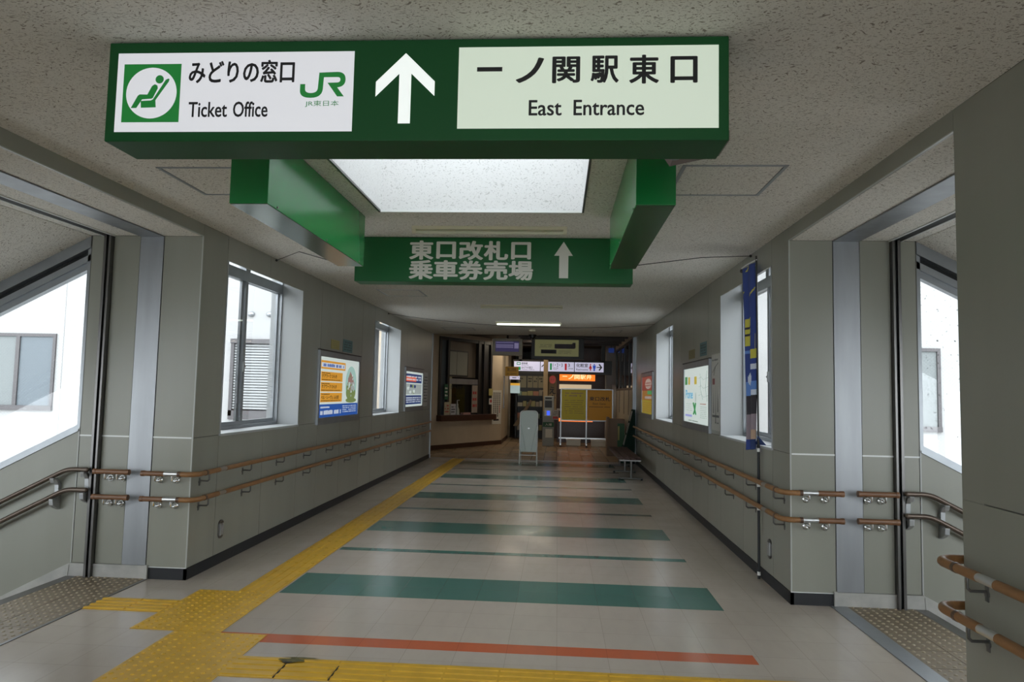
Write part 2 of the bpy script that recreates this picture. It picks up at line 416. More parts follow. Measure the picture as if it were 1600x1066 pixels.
# ------------------------------------------------------------------ side walls with windows
def side_wall(side):
    s = -1 if side == 'left' else 1
    X = XL if s < 0 else XR
    fr = LEFTW(X) if s < 0 else RIGHTW(X)
    A = (lambda y: y) if s < 0 else (lambda y: -y)
    w = MB()
    def bk(y0, y1, z0, z1): w.box(X + s * .008, X + s * .365, max(y0, YB1 + .02), y1, z0, z1, mjoint)
    ys = [YB1] + [k for a in WINS for k in a] + [YEND]
    for i in range(0, len(ys) - 1, 2): bk(ys[i], ys[i + 1], -.3, CZ + .1)
    for a, b_ in WINS: bk(a, b_, -.3, WZ0 - .02); bk(a, b_, WT + .004, CZ + .1)
    g = .003
    def pan(y0, y1, z0, z1): w.box(X, X + s * .0085, y0 + g, y1 - g, z0 + g, z1 - g, mw)
    for i in range(len(JOINTS) - 1):
        a, b_ = JOINTS[i], JOINTS[i + 1]
        pan(a, b_, .09, JZ)
        inwin = any(a >= q0 - .1 and b_ <= q1 + .1 for q0, q1 in WINS)
        if inwin: w.box(X, X + s * .012, a + g, b_ - g, WZ1, CZ, mw)
        else: pan(a, b_, JZ, CZ)
    # near part of the wall, before the stairs
    w.box(X + s * .008, X + s * .365, YBACK, YB0 - .02, -.3, CZ + .1, mjoint)
    for a, b_ in ((YBACK, -2), (-2, 0), (0, 1.4), (1.4, YB0)): pan(a, b_, .09, JZ); pan(a, b_, JZ, CZ)
    struct('wall_' + side, w)
    bb = MB(); bb.box(X - s * .004, X + s * .02, YB1 - .004, YEND, 0, .09, mblack); bb.box(X - s * .004, X + s * .02, YBACK, YB0 + .004, 0, .09, mblack)
    bb.box(X - s * .004, X + s * .315, YB1 - .004, YB1 + .01, 0, .09, mblack)
    struct('baseboard_' + side, bb)
    # windows
    for k, (y0, y1) in enumerate(WINS):
        n = (1 if s < 0 else 3) + k
        wb = MB(); P = X + s * .265
        # white lined reveal and frame
        wb.box(X + s * .001, X + s * .262, y0 - .012, y0 + .002, WZ0, WT, mreveal); wb.box(X + s * .001, X + s * .262, y1 - .002, y1 + .012, WZ0, WT, mreveal); wb.box(X - s * .004, X + s * .001, y0 - .012, y0 + .002, WZ0, WZ1, mreveal); wb.box(X - s * .004, X + s * .001, y1 - .002, y1 + .012, WZ0, WZ1, mreveal)
        wb.box(X + s * .012, X + s * .262, y0, y1, WT - .002, WT + .006, mreveal)
        wb.box(X + s * .31, X + s * .365, y1 - .004, y1 + .01, WZ0, WT, mreveal); wb.box(X + s * .31, X + s * .365, y0 - .01, y0 + .004, WZ0, WT, mreveal)
        wobj = struct('window_%d' % n, wb)
        sl = MB(); sl.box(X - s * .012, X + s * .262, y0 - .012, y1 + .012, WZ0 - .022, WZ0, mreveal); sl.build('sill', wobj, bevel=.003)
        fb = MB(); q0, q1 = P - s * .03, P + s * .04
        fb.box(q0, q1, y0, y0 + .02, WZ0, WT, malud); fb.box(q0, q1, y1 - .02, y1, WZ0, WT, malud)
        fb.box(q0, q1, y0 + .02, y1 - .02, WZ0, WZ0 + .03, malud); fb.box(q0, q1, y0 + .02, y1 - .02, WT - .025, WT, malud)
        fb.box(q0 - s * .005, q1, y0 + .02, y1 - .02, 2.615, 2.718, malud)
        ym = (y0 + y1) / 2
        fb.box(q0, q1, ym - .05, ym + .05, 2.718, WT - .025, malud); fb.build('outer_frame', wobj)
        for j in (0, 1):
            sb = MB(); c0 = P - s * (.018 if j == 0 else -.008); c1 = c0 + s * .024
            a0, a1 = (y0 + .02, ym + .045) if j == 0 else (ym - .045, y1 - .02)
            z0, z1 = WZ0 + .03, 2.63
            wa, wb2 = (.026, .055) if j == 0 else (.055, .026)
            sb.box(c0, c1, a0, a0 + wa, z0, z1, malud); sb.box(c0, c1, a1 - wb2, a1, z0, z1, malud)
            sb.box(c0, c1, a0 + wa, a1 - wb2, z0, z0 + .04, malud); sb.box(c0, c1, a0 + wa, a1 - wb2, z1 - .018, z1, malud)
            so = sb.build('sash', wobj)
            gb = MB(); gb.box((c0 + c1) / 2, (c0 + c1) / 2 + .003, a0 + wa, a1 - wb2, z0 + .04, z1 - .018, mglass); gb.build('pane', so)
            if j == 0:
                hb = MB(); hb.box(c0 - s * .014, c0, ym - .01, ym + .02, 1.70, 1.80, mcast); hb.cyl((c0 - s * .02, ym + .005, 1.75), (c0, ym + .005, 1.75), .012, mcast)
                hb.box(c0 - s * .026, c0 - s * .014, ym - .035, ym + .01, 1.742, 1.758, mcast); hb.build('crescent_lock', so)
        tb = MB()
        for (a0, a1) in ((y0 + .02, ym - .05), (ym + .05, y1 - .02)): tb.box(P, P + .003, a0, a1, 2.718, WT - .025, mglass)
        tb.build('transom_pane', wobj)
for sd in ('left', 'right'): side_wall(sd)
tb = MB()
for s, X in ((-1, XL), (1, XR)):
    tb.box(X - s * .02, X + s * .10, YEND, YEND + .05, 0, CZ, malud)
struct('trim_1', tb)

# ------------------------------------------------------------------ ceiling with the skylight well
SX0, SX1, SY0, SY1 = -1.355, .165, 3.45, 5.145
c = MB()
def slab(x0, x1, y0, y1): c.box(x0, x1, y0, y1, CZ, CZ + .12, mceil)
slab(XL, XR, YBACK, SY0); slab(XL, SX0, SY0, SY1); slab(SX1, XR, SY0, SY1); slab(XL, XR, SY1, YEND + .15)
struct('ceiling', c)
w = MB(); zt = 4.1
q = .004
w.box(SX0 - .08, SX0 + q, SY0 - .08, SY1 + .08, CZ + .006, zt, mshaft); w.box(SX1 - q, SX1 + .08, SY0 - .08, SY1 + .08, CZ + .006, zt, mshaft)
w.box(SX0 + q, SX1 - q, SY0 - .08, SY0 + q, CZ + .006, zt, mshaft); w.box(SX0 + q, SX1 - q, SY1 - q, SY1 + .08, CZ + .006, zt, mshaft)
struct('skylight_well', w)
w = MB()
w.box(SX0 - .006, SX0 + .009, SY0, SY1, CZ - .004, CZ + .012, mdsteel); w.box(SX1 - .009, SX1 + .006, SY0, SY1, CZ - .004, CZ + .012, mdsteel)
w.box(SX0 + .009, SX1 - .009, SY1 - .009, SY1 + .005, CZ - .004, CZ + .014, mwhitetrim)
struct('trim_2', w)
sk = thing('roof_light', 'clear glazed roof light above the bright ceiling well', 'skylight', ((SX0 + SX1) / 2, (SY0 + SY1) / 2, zt))
w = MB(); w.box(SX0 - .1, SX0, SY0 - .1, SY1 + .1, zt, zt + .06, malud); w.box(SX1, SX1 + .1, SY0 - .1, SY1 + .1, zt, zt + .06, malud)
w.box(SX0, SX1, SY0 - .1, SY0, zt, zt + .06, malud); w.box(SX0, SX1, SY1, SY1 + .1, zt, zt + .06, malud); w.build('frame', sk)
w = MB(); w.box(SX0, SX1, SY0, SY1, zt + .03, zt + .036, mglass); w.build('pane', sk)

# ------------------------------------------------------------------ stair bays left and right
SL = .51
def bay(side):
    s = -1 if side == 'left' else 1
    X = XL if s < 0 else XR
    D = lambda d: X + s * d
    # return walls
    fr = FRONT(YB1)
    w = MB()
    w.box(D(0.009), D(.965), YB1 + .008, YB1 + .16, -.1, HZ + .15, mjoint)
    g = .003
    for d0, d1 in ((0.004, .333), (.535, .765), (.825, .955)):
        zb = .09 if d0 < .1 else .105
        for z0, z1 in ((zb, JZ), (JZ, HZ)):
            w.box(D(d0 + g), D(d1 - g), YB1, YB1 + .009, z0 + g, z1 - g, mw)
    struct('wall_%s_return' % side, w)
    w = MB(); w.box(D(0.002), D(.965), YB0 - .16, YB0, -.1, HZ + .15, mw); struct('wall_%s_return_near' % side, w)
    t_ = MB()
    for d0, d1 in ((0.012, .333), (.535, .765), (.825, .955)): t_.box(D(d0), D(d1), YB1 - .003, YB1 + .004, JZ - .006, JZ + .006, mwhitetrim)
    t_.box(D(-.001), D(.008), YB1 - .002, YB1 + .008, .09, HZ, mgreytrim)
    t_.box(D(.957), D(.966), YB1 - .003, YB1 + .01, .1, 1.19, mgreytrim)
    t_.box(D(0), D(.315), YB1 - .003, YB1 + .004, .087, .096, mwhitetrim)
    struct('trim_%d' % (3 if s < 0 else 4), t_)
    # joint cover of bare steel on wall and soffit
    jc = MB(); jc.box(D(.335), D(.533), YB1 - .006, YB1 + .009, .105, HZ - .004, msteel)
    jc.box(D(.335), D(.533), YB0 - .006, YB1 - .006, HZ - .010, HZ + .002, msteel)
    jc.box(D(.335), D(.533), YB0 - .009, YB0 + .006, .105, HZ - .004, msteel)
    struct('trim_%d' % (5 if s < 0 else 6), jc, bevel=.002)
    # skirting beside the landing
    k = MB(); k.box(D(.315), D(.965), YB1 - .014, YB1 + .01, 0, .09, mskirt); k.box(D(.315), D(.965), YB1 - .018, YB1 + .01, .09, .105, mskirt)
    k.box(D(.312), D(.335), YB1 - .022, YB1 + .01, 0, .11, mskirt)
    fr2 = FRONT(YB1)
    for q0, q1, cc in ((0.0, .09, .014), (.09, .105, .018)):
        k.prism(fr2, [(D(.965), q0), (D(.965), q1), (D(6.4), q1 - SL * 5.435), (D(6.4), q0 - .2 - SL * 5.435), (D(.985), q0 - .2)], -.01, cc, mskirt)
    struct('baseboard_%s_stair' % side, k)
    # head beam and soffit
    h = MB(); h.box(D(0), D(.02), YB0, YB1, HZ, CZ + .1, mw); h.box(D(.02), D(.965), YB0, YB1, HZ, CZ + .12, mceil); h.box(D(-.002), D(.006), YB0, YB1, HZ - .002, HZ + .004, mgreytrim)
    struct('ceiling_%s_bay' % side, h)
    # shutter guide
    sg = thing('shutter_guide', 'dark steel shutter guide standing beside the %s stairs with a black slot' % side, 'shutter guide', (D(.795), YB1, 0), None)
    q = MB(); q.box(D(.765), D(.783), YB1 - .045, YB1 + .01, 0, HZ, mdsteel); q.box(D(.803), D(.825), YB1 - .045, YB1 + .01, 0, HZ, mdsteel); q.build('channel', sg, bevel=.002)
    q = MB(); q.box(D(.783), D(.803), YB1 - .02, YB1 + .01, 0, HZ, mslot); q.build('slot', sg)
    so = thing('shutter_slot', 'black shutter slot crossing the soffit above the %s stairs' % side, 'shutter slot', (D(.8), YB0, HZ))
    q = MB(); q.box(D(.755), D(.77), YB0, YB1, HZ - .008, HZ, mwhitetrim); q.box(D(.845), D(.86), YB0, YB1, HZ - .008, HZ, mwhitetrim); q.build('lip', so)
    q = MB(); q.box(D(.77), D(.845), YB0, YB1, HZ - .004, HZ + .001, mslot); q.build('slot', so)
    # landing mat and threshold
    tm = MB()
    if s < 0: tm.box(D(.305), D(.325), YB0, YB1, -.02, .004, mdsteel)
    else: tm.box(D(.285), D(.405), YB0, YB1, -.02, .005, malud)
    solo('landing_threshold', ('thin dark joint strip between the vinyl floor and the left stair tiles' if s < 0 else 'broad grey metal threshold plate in front of the right stair tiles'), 'threshold', tm, (D(.3), YB0, 0))
    b = MB(); d0 = .325 if s < 0 else .405
    x0, x1 = sorted((D(d0), D(.90)))
    b.box(x0, x1, YB0, YB1, -.02, .0, mmat)
    cols = 2; wd = (x1 - x0) / cols
    for i in range(cols):
        yy = YB1 - .3
        while yy > YB0 - .1:
            dots(b, x0 + i * wd + .003, x0 + (i + 1) * wd - .003, max(YB0, yy) + .003, yy + .3 - .003, mmat, .06, .013, .006, .003, mstud); yy -= .3
    solo('landing_tiles', 'brown dotted warning tiles at the head of the %s stairs' % side, 'stair tiles', b, (D(.6), YB0, 0))
    # stairs
    st = MB(); st.box(D(.90), D(.985), YB0, YB1, -.3, .003, mdsteel)
    for i in range(17):
        z = -.153 * (i + 1); xx = .985 + .3 * i
        st.box(D(xx), D(xx + .3), YB0, YB1, z - .3, z, mmat); st.box(D(xx + .265), D(xx + .302), YB0, YB1, z - .02, z + .004, mdsteel)
    struct('stairs_' + side, st)
    # stair walls and sloping soffit
    for tagn, yy, c0, c1 in (('', YB1, -.14, 0), ('_near', YB0, 0, .14)):
        fr = FRONT(yy); w = MB(); E = 6.4; dz = SL * (E - .965)
        w.prism(fr, [(D(.965), -.4), (D(.965), 1.16), (D(E), 1.16 - dz), (D(E), -.4 - dz)], c0, c1, mw)
        w.prism(fr, [(D(.965), 2.68), (D(.965), 2.90), (D(E), 2.90 - dz), (D(E), 2.68 - dz)], c0, c1, malud)
        w.prism(fr, [(D(5.4), 1.16 - SL * 4.435), (D(5.4), 2.68 - SL * 4.435), (D(E), 2.68 - dz), (D(E), 1.16 - dz)], c0, c1, mw)
        struct('wall_%s_stair%s' % (side, tagn), w)
        n = {('left', ''): 5, ('left', '_near'): 6, ('right', ''): 7, ('right', '_near'): 8}[(side, tagn)]
        cm = (c0 + c1) / 2
        # window frame, bars follow the slope
        wf = MB(); d0, d1 = .965, 5.4
        def band(za, zb, ca, cb, M, mb=wf): mb.prism(fr, [(D(d0), za), (D(d0), zb), (D(d1), zb - SL * (d1 - d0)), (D(d1), za - SL * (d1 - d0))], ca, cb, M)
        band(1.16, 1.175, c0, c1 + .012, malud); band(1.175, 1.225, cm - .03, cm + .05, malud)
        band(2.52, 2.575, cm - .03, cm + .03, malud); band(2.575, 2.63, cm - .03, cm + .055, malud); band(2.63, 2.68, cm - .03, cm + .01, mslot)
        wf.prism(fr, [(D(.965), 1.17), (D(.965), 2.68), (D(.995), 2.66), (D(.995), 1.155)], cm - .03, cm + .055, malud)
        for dd in (2.4, 3.9): wf.prism(fr, [(D(dd), 1.2 - SL * (dd - d0)), (D(dd), 2.55 - SL * (dd - d0)), (D(dd + .05), 2.55 - SL * (dd + .05 - d0)), (D(dd + .05), 1.2 - SL * (dd + .05 - d0))], cm - .03, cm + .03, malud)
        wo = struct('window_%d' % n, wf)
        gb = MB(); band(1.22, 2.53, cm, cm + .004, mglassw if s < 0 else mglassd, gb); gb.build('pane', wo)
    c = MB(); fr = FRONT(YB1 + .2)
    c.prism(fr, [(D(.965), 2.775), (D(.965), 3.0), (D(6.4), 3.0 - SL * 5.435), (D(6.4), 2.775 - SL * 5.435)], 0, YB1 - YB0 + .4, mceil)
    struct('ceiling_%s_stair' % side, c)
for sd in ('left', 'right'): bay(sd)

# ------------------------------------------------------------------ handrails
mgreyslv = mat('grey_sleeve', (.30, .27, .24), .45, .5)
def wall_bracket(root, X, s, y, z, xr):
    b = MB(); b.cyl((X, y, z - .085), (X - s * .006, y, z - .085), .016, mdsteel, 10); b.box(X - s * .001, X - s * .005, y - .011, y + .011, z - .115, z - .05, mdsteel)
    b.tube([(X, y, z - .075), (xr + s * .012, y, z - .075), (xr, y, z - .063), (xr, y, z - .016)], .0065, mdsteel, 8); b.build('bracket', root)
def ret_bracket(root, x, z, yr, yw, sgn):
    b = MB(); b.cyl((x, yw, z - .058), (x, yw - sgn * .012, z - .058), .026, mchrome, 16); b.sphere((x, yw - sgn * .016, z - .058), .017, mchrome)
    b.tube([(x, yw, z - .06), (x, yr + sgn * .012, z - .06), (x, yr, z - .05), (x, yr, z - .016)], .008, mchrome, 8); b.build('bracket', root)
RR = .0205
def corridor_rail(side, z, which):
    s = -1 if side == 'left' else 1
    X = XL if s < 0 else XR; xr = X - s * .085; yr = YB1 - .085
    root = thing('handrail', '%s wooden handrail along the %s corridor wall, bent round the corner to the stairs' % (which, side), 'handrail', (xr, YB1, 0))
    a = MB(); a.cyl((X + s * .355, yr, z), (X + s * .175, yr, z), RR, mwoodd); a.cyl((X + s * .362, yr, z), (X + s * .338, yr, z), RR + .0025, mwoodd); a.build('end_rail', root)
    a = MB(); a.cyl((X + s * .175, yr, z), (X + s * .062, yr, z), RR - .002, malu); a.build('sleeve', root)
    a = MB(); a.cyl((X + s * .062, yr, z), (X + s * .04, yr, z), RR + .0025, mring); a.build('ring', root); a = MB(); a.cyl((xr, YB1 + .06, z), (xr, YB1 + .085, z), RR + .0025, mring); a.build('ring', root)
    cx, cy = X - s * .0 , YB1 + .0
    a = MB(); p = [(X + s * .04, yr, z)] + [(X + s * (-.085 * math.sin(t_)) , YB1 - .085 * math.cos(t_), z) for t_ in [PI / 2 * i / 8 for i in range(9)]] + [(xr, YB1 + .06, z)]
    a.tube(p, RR, mwood, 12); a.build('corner_rail', root)
    a = MB(); a.cyl((xr, YB1 + .085, z), (xr, YB1 + .30, z), RR, mwood); a.cyl((xr, YB1 + .42, z), (xr, YEND - .35, z), RR, mwood, 14); a.build('rail', root)
    a = MB(); a.cyl((xr, YB1 + .30, z), (xr, YB1 + .42, z), RR - .002, mgreyslv); a.build('joint_sleeve', root)
    k = YB1 + .14
    while k < YEND - .4: wall_bracket(root, X, s, k, z, xr); k += .8
    for dd in (.11, .25): ret_bracket(root, X + s * dd, z, yr, YB1, 1)
for sd in ('left', 'right'):
    corridor_rail(sd, .843, 'upper'); corridor_rail(sd, .643, 'lower')
    s = -1 if sd == 'left' else 1; X = XL if s < 0 else XR; yr = YB1 - .085
    for z, wh in ((.848, 'upper'), (.648, 'lower')):
        root = thing('short_handrail', 'short %s wooden grab rail beside the %s shutter guide' % (wh, sd), 'handrail', (X + s * .6, YB1, 0))
        a = MB(); a.cyl((X + s * .47, yr, z), (X + s * .755, yr, z), RR, mwoodd); a.build('rail', root)
        a = MB(); a.cyl((X + s * .463, yr, z), (X + s * .49, yr, z), RR + .0025, mwoodd); a.build('end_cap', root); a = MB(); a.cyl((X + s * .735, yr, z), (X + s * .76, yr, z), RR + .0025, mwoodd); a.build('end_cap', root)
        for dd in (.565, .665): ret_bracket(root, X + s * dd, z, yr, YB1, 1)
    # stair handrail pair
    root = thing('stair_handrail', 'pair of brown metal stair rails on silver brackets going down the %s stairs' % sd, 'handrail', (X + s * .85, YB1, 0))
    ys = YB1 - .075
    for z in (.857, .696):
        a = MB(); p = [(X + s * .825, ys, z), (X + s * .93, ys, z)]
        for i in range(1, 6):
            t_ = i / 5; d_ = .93 + .12 * t_; p.append((X + s * d_, ys, z - SL * .06 * t_ * t_ ))
        p.append((X + s * 6.3, ys, z - SL * .06 - SL * (6.3 - 1.05))); a.tube(p, .019, mbrail, 12)
        a.sphere((X + s * .825, ys, z), .019, mbrail); a.build('rail', root)
    for i, dd in enumerate((.85, 1.10, 2.0, 2.9, 3.8)):
        dz = 0 if dd < .9 else SL * (dd - .99)
        a = MB(); fr = Fr((X + s * dd, YB1, -dz), (0, -1, 0), (0, 0, 1))
        lean = 0 if dd < .9 else -s * .0
        a.prism(fr, [(0, .58), (.05, .60), (.085, .625), (.092, .672), (.058, .678), (.05, .66), (.03, .70), (.035, .78), (.06, .82), (.092, .832), (.085, .80), (.10, .835), (.092, .842), (.05, .84), (.01, .79), (0, .78)], -.017, .017, mcast)
        a.build('bracket', root, bevel=.002)
# near rails at the right edge of the frame
for z, wh in ((.847, 'upper'), (.646, 'lower')):
    xr = XR - .08
    root = thing('handrail', '%s wooden handrail on the near right wall, wrapped round its corner' % wh, 'handrail', (xr, 1.5, 0))
    a = MB(); a.cyl((xr, 2.90, z), (xr, YBACK + 1, z), RR, mwood, 14); a.cyl((xr, 3.17, z), (xr, 3.02, z), RR, mwood, 14); a.build('rail', root)
    a = MB(); a.cyl((xr, 3.02, z), (xr, 2.90, z), RR - .002, malu); a.build('sleeve', root)
    a = MB(); a.cyl((xr, 3.17, z), (xr, 3.19, z), RR + .0025, mring); a.build('ring', root); a = MB(); a.cyl((XR + .07, YB0 + .08, z), (XR + .09, YB0 + .08, z), RR + .0025, mring); a.build('ring', root)
    a = MB(); p = [(xr, 3.19, z)] + [(XR - .08 * math.cos(t_), YB0 + .08 * math.sin(t_), z) for t_ in [PI / 2 * i / 8 for i in range(9)]] + [(XR + .07, YB0 + .08, z)]
    a.tube(p, RR, mwood, 12); a.build('corner_rail', root)
    a = MB(); a.cyl((XR + .09, YB0 + .08, z), (XR + .33, YB0 + .08, z), RR, mwoodd); a.build('end_rail', root)
    for yy in (3.1, 2.2, 1.3, .4): wall_bracket(root, XR, 1, yy, z, xr)
    for dd in (.16, .27): ret_bracket(root, XR + dd, z, YB0 + .08, YB0, -1)

# ------------------------------------------------------------------ hanging signs
FY = 2.56
sg = thing('hanging_sign', 'large front backlit green sign, ticket office left, arrow, east entrance right', 'sign', (-.58, FY, CZ))
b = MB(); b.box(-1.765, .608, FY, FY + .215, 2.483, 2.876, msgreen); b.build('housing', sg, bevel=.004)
fr = FRONT(FY)
b = MB(); b.quad(fr, -1.726, -.792, 2.519, 2.832, .0015, mpanel_w)
po = b.build('ticket_office_panel', sg)
b = MB(); fc = .0025
b.quad(fr, -1.699, -1.470, 2.557, 2.788, fc, mlgreen); b.disc(fr, -1.5845, 2.6725, .101, .101, fc + .0005, mpanel_w, 48)
U = lambda x, y: (-1.699 + (x - 110) / 300. * .229, 2.788 - (y - 202) / 304. * .231)
pc = fc + .001
b.disc(fr, *U(300, 283), .0165, .0165, pc, mlgreen, 24)
b.flat(fr, [U(*p) for p in ((157, 432), (186, 432), (214, 387), (262, 384), (270, 380), (293, 330), (290, 315), (276, 308), (262, 318), (240, 362), (200, 361), (190, 368))], pc, mlgreen)
b.flat(fr, [U(*p) for p in ((207, 395), (260, 393), (270, 388), (332, 286), (345, 279), (352, 282), (348, 296), (284, 392), (288, 429), (210, 431))], pc, mlgreen)
o = b.build('seat_pictogram', po)
b = MB()
b.text(fr, 'みどりの窓口', -1.437, -1.024, 2.712, 2.799, fc, mink, .022); b.build('lettering', po); b = MB()
b.text(fr, 'Ticket', -1.432, -1.281, 2.577, 2.635, fc, mink, .014); b.build('lettering', po); b = MB(); b.text(fr, 'Office', -1.256, -1.122, 2.577, 2.636, fc, mink, .014)
b.build('lettering', po)
b = MB()
# JR style mark: one stroke for the J hook and the bowl, and a diagonal leg
V = lambda x, y: (-1.000 + (x - 60) / 480. * .177, 2.751 - (y - 285) / 270. * .102)
outer = [V(65, 410)] + [V(65, 500)]
def qc(c0, c1, c2, n=7): return [((1 - t) ** 2 * c0[0] + 2 * t * (1 - t) * c1[0] + t * t * c2[0], (1 - t) ** 2 * c0[1] + 2 * t * (1 - t) * c1[1] + t * t * c2[1]) for t in [i / n for i in range(n + 1)]]
J = [V(65, 410), V(65, 480)] + [V(*p) for p in qc((65, 480), (65, 553), (180, 553))] + [V(*p) for p in qc((180, 553), (300, 553), (305, 460))] + [V(312, 340), V(455, 340)] \
    + [V(*p) for p in qc((455, 340), (486, 340), (486, 366))] + [V(*p) for p in qc((486, 366), (486, 398), (440, 396))] + [V(352, 398), V(458, 540), V(528, 540), V(455, 446)] \
    + [V(*p) for p in qc((455, 446), (540, 440), (540, 365))] + [V(*p) for p in qc((540, 365), (540, 286), (450, 286))] + [V(262, 292), V(252, 455)] \
    + [V(*p) for p in qc((252, 455), (246, 503), (180, 503))] + [V(*p) for p in qc((180, 503), (118, 503), (118, 460))] + [V(118, 410)]
b.flat(fr, J, fc, mlgreen)
b.build('railway_mark', po)
b = MB(); b.text(fr, 'JR東日本', -.976, -.846, 2.614, 2.639, fc, mlgreen, .0); b.build('small_lettering', po)
b = MB()
b.flat(fr, [(-.594, 2.822), (-.706, 2.711), (-.706, 2.653), (-.617, 2.742), (-.617, 2.549), (-.571, 2.549), (-.571, 2.742), (-.481, 2.654), (-.481, 2.711)], .0015, marrow); b.build('arrow', sg)
b = MB(); b.quad(fr, -.392, .570, 2.528, 2.842, .0015, mpanel_g); po = b.build('east_entrance_panel', sg)
b = MB()
cw = [(-.322, -.227), (-.172, -.075), (-.037, .060), (.105, .203), (.247, .350), (.398, .490)]
for ch, (a0, a1), (z0, z1) in zip('一ノ関駅東口', cw, ((2.747, 2.764), (2.704, 2.797), (2.702, 2.800), (2.702, 2.802), (2.698, 2.804), (2.700, 2.797))):
    if ch == '一': b.quad(fr, a0, a1, z0, z1, fc, mink)
    else: b.text(fr, ch, a0, a1, z0, z1, fc, mink, .022)
b.build('lettering', po); b = MB()
b.text(fr, 'East', -.124, -.004, 2.577, 2.635, fc, mink, .012); b.build('lettering', po); b = MB(); b.text(fr, 'Entrance', .042, .299, 2.577, 2.635, fc, mink, .012)
b.build('lettering', po)
b = MB(); b.prism(Fr((0, 2.9, 0), (1, 0, 0), (0, 0, 1)), [(.40, 2.60), (.455, 2.515), (.66, 2.56), (.66, 2.60)], -.06, .127, mat('bracket_brown', (.20, .15, .14), .5, .3))
b.cyl((.455, 2.82, 2.50), (.455, 2.82, 2.60), .018, malud)
solo('mounting_plate', 'brownish metal plate tucked behind the right end of the front sign', 'bracket', b, (.5, 2.9, 2.55))
for sd, x0, x1 in (('left', -1.703, -1.50), ('right', .371, .567)):
    bm = thing('sign_beam', 'plain green box beam hung under the ceiling on the %s of the skylight' % sd, 'sign beam', ((x0 + x1) / 2, 3.475, CZ))
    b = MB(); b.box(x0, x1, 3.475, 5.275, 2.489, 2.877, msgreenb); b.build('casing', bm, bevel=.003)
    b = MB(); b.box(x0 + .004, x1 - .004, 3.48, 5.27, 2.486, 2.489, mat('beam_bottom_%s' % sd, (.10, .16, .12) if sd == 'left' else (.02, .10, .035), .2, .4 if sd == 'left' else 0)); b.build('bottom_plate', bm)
    b = MB()
    for yy in (3.6, 4.4, 5.15): b.cyl((x1 if sd == 'left' else x0, yy, 2.50), ((x1 + .004) if sd == 'left' else x0 - .004, yy, 2.50), .006, mdsteel, 8)
    b.build('screw', bm)
RY = 6.0
sg = thing('hanging_sign', 'green sign behind the skylight with silver lettering and an arrow pointing ahead', 'sign', (-.58, RY, CZ))
b = MB(); b.box(-1.785, .620, RY, RY + .2, 2.487, 2.877, msgreenb2); b.build('housing', sg, bevel=.004)
fr = FRONT(RY); b = MB()
for row, z0, z1 in (('東口改札口', 2.684, 2.843), ('乗車券売場', 2.512, 2.672)):
    for i, ch in enumerate(row):
        a0 = -1.298 + i * .2165
        w_ = .196 if ch != '口' else .155
        o_ = 0 if ch != '口' else .02
        b.text(fr, ch, a0 + o_, a0 + o_ + w_, z0 + (.01 if ch == '口' else 0), z1 - (.008 if ch == '口' else 0), .002, msilver, .03)
b.build('lettering', sg)
b = MB(); b.flat(fr, [(.031, 2.846), (-.05, 2.724), (-.006, 2.724), (-.006, 2.530), (.072, 2.530), (.072, 2.724), (.110, 2.724)], .002, msilver); b.build('arrow', sg)

# ------------------------------------------------------------------ ceiling fittings
def tube_lamp(y, label, on=False, x0=-1.205, x1=.053):
    root = thing('fluorescent_lamp', label, 'ceiling light', ((x0 + x1) / 2, y, CZ))
    b = MB(); b.prism(Fr((x0, y, CZ), (0, 1, 0), (0, 0, 1)), [(-.045, 0), (.045, 0), (.03, -.022), (-.03, -.022)], 0, x1 - x0, mcream); b.build('batten', root)
    b = MB()
    for q in (x0, x1 - .03): b.box(q, q + .03, y - .022, y + .022, CZ - .052, CZ - .02, mcream)
    b.build('lamp_holder', root)
    b = MB(); b.cyl((x0 + .03, y, CZ - .042), (x1 - .03, y, CZ - .042), .014, mtube_on if on else mtube_off, 12); b.build('tube', root)
tube_lamp(5.63, 'unlit tube lamp on the ceiling between the skylight and the rear green sign')
tube_lamp(10.75, 'unlit tube lamp on the ceiling behind the rear green sign')
tube_lamp(13.38, 'glowing tube lamp on the far part of the corridor ceiling', True)
def hatch(x0, x1, y0, y1, label):
    root = thing('ceiling_hatch', label, 'ceiling hatch', ((x0 + x1) / 2, (y0 + y1) / 2, CZ))
    b = MB()
    for (a, b_, c_, d_) in ((x0, x1, y0, y0 + .022), (x0, x1, y1 - .022, y1), (x0, x0 + .022, y0 + .022, y1 - .022), (x1 - .022, x1, y0 + .022, y1 - .022)): b.box(a, b_, c_, d_, CZ - .004, CZ + .001, malud)
    b.build('frame', root)
    b = MB(); b.box(x0 + .026, x1 - .026, y0 + .026, y1 - .026, CZ - .002, CZ + .001, mceil); b.build('panel', root)
hatch(-2.48, -1.88, 4.09, 4.70, 'square ceiling access hatch beside the left green beam')
hatch(.70, 1.30, 4.05, 4.68, 'square ceiling access hatch beside the right green beam')
hatch(-2.44, -1.86, 9.22, 9.84, 'square ceiling access hatch on the left past the rear green sign')
hatch(-2.47, -1.80, 14.7, 15.3, 'square ceiling access hatch at the far left end near the ticket counter')
hatch(.72, 1.32, 14.7, 15.3, 'square ceiling access hatch at the far right end')
b = MB(); b.cyl((-.56, 14.9, CZ), (-.56, 14.9, CZ - .035), .07, mcream, 20)
solo('smoke_detector', 'small pale round detector on the far ceiling behind the lit tube', 'smoke detector', b, (-.56, 14.9, CZ))
cd = thing('dome_camera', 'black dome camera at the far edge of the corridor ceiling', 'camera', (-.6, 16.2, CZ))
b = MB(); b.cyl((-.6, 16.2, CZ), (-.6, 16.2, CZ - .05), .09, mdark, 20); b.build('base', cd)
b = MB(); b.sphere((-.6, 16.2, CZ - .05), .065, mat('dome_glass', (.02, .02, .02), .05)); b.build('dome', cd)
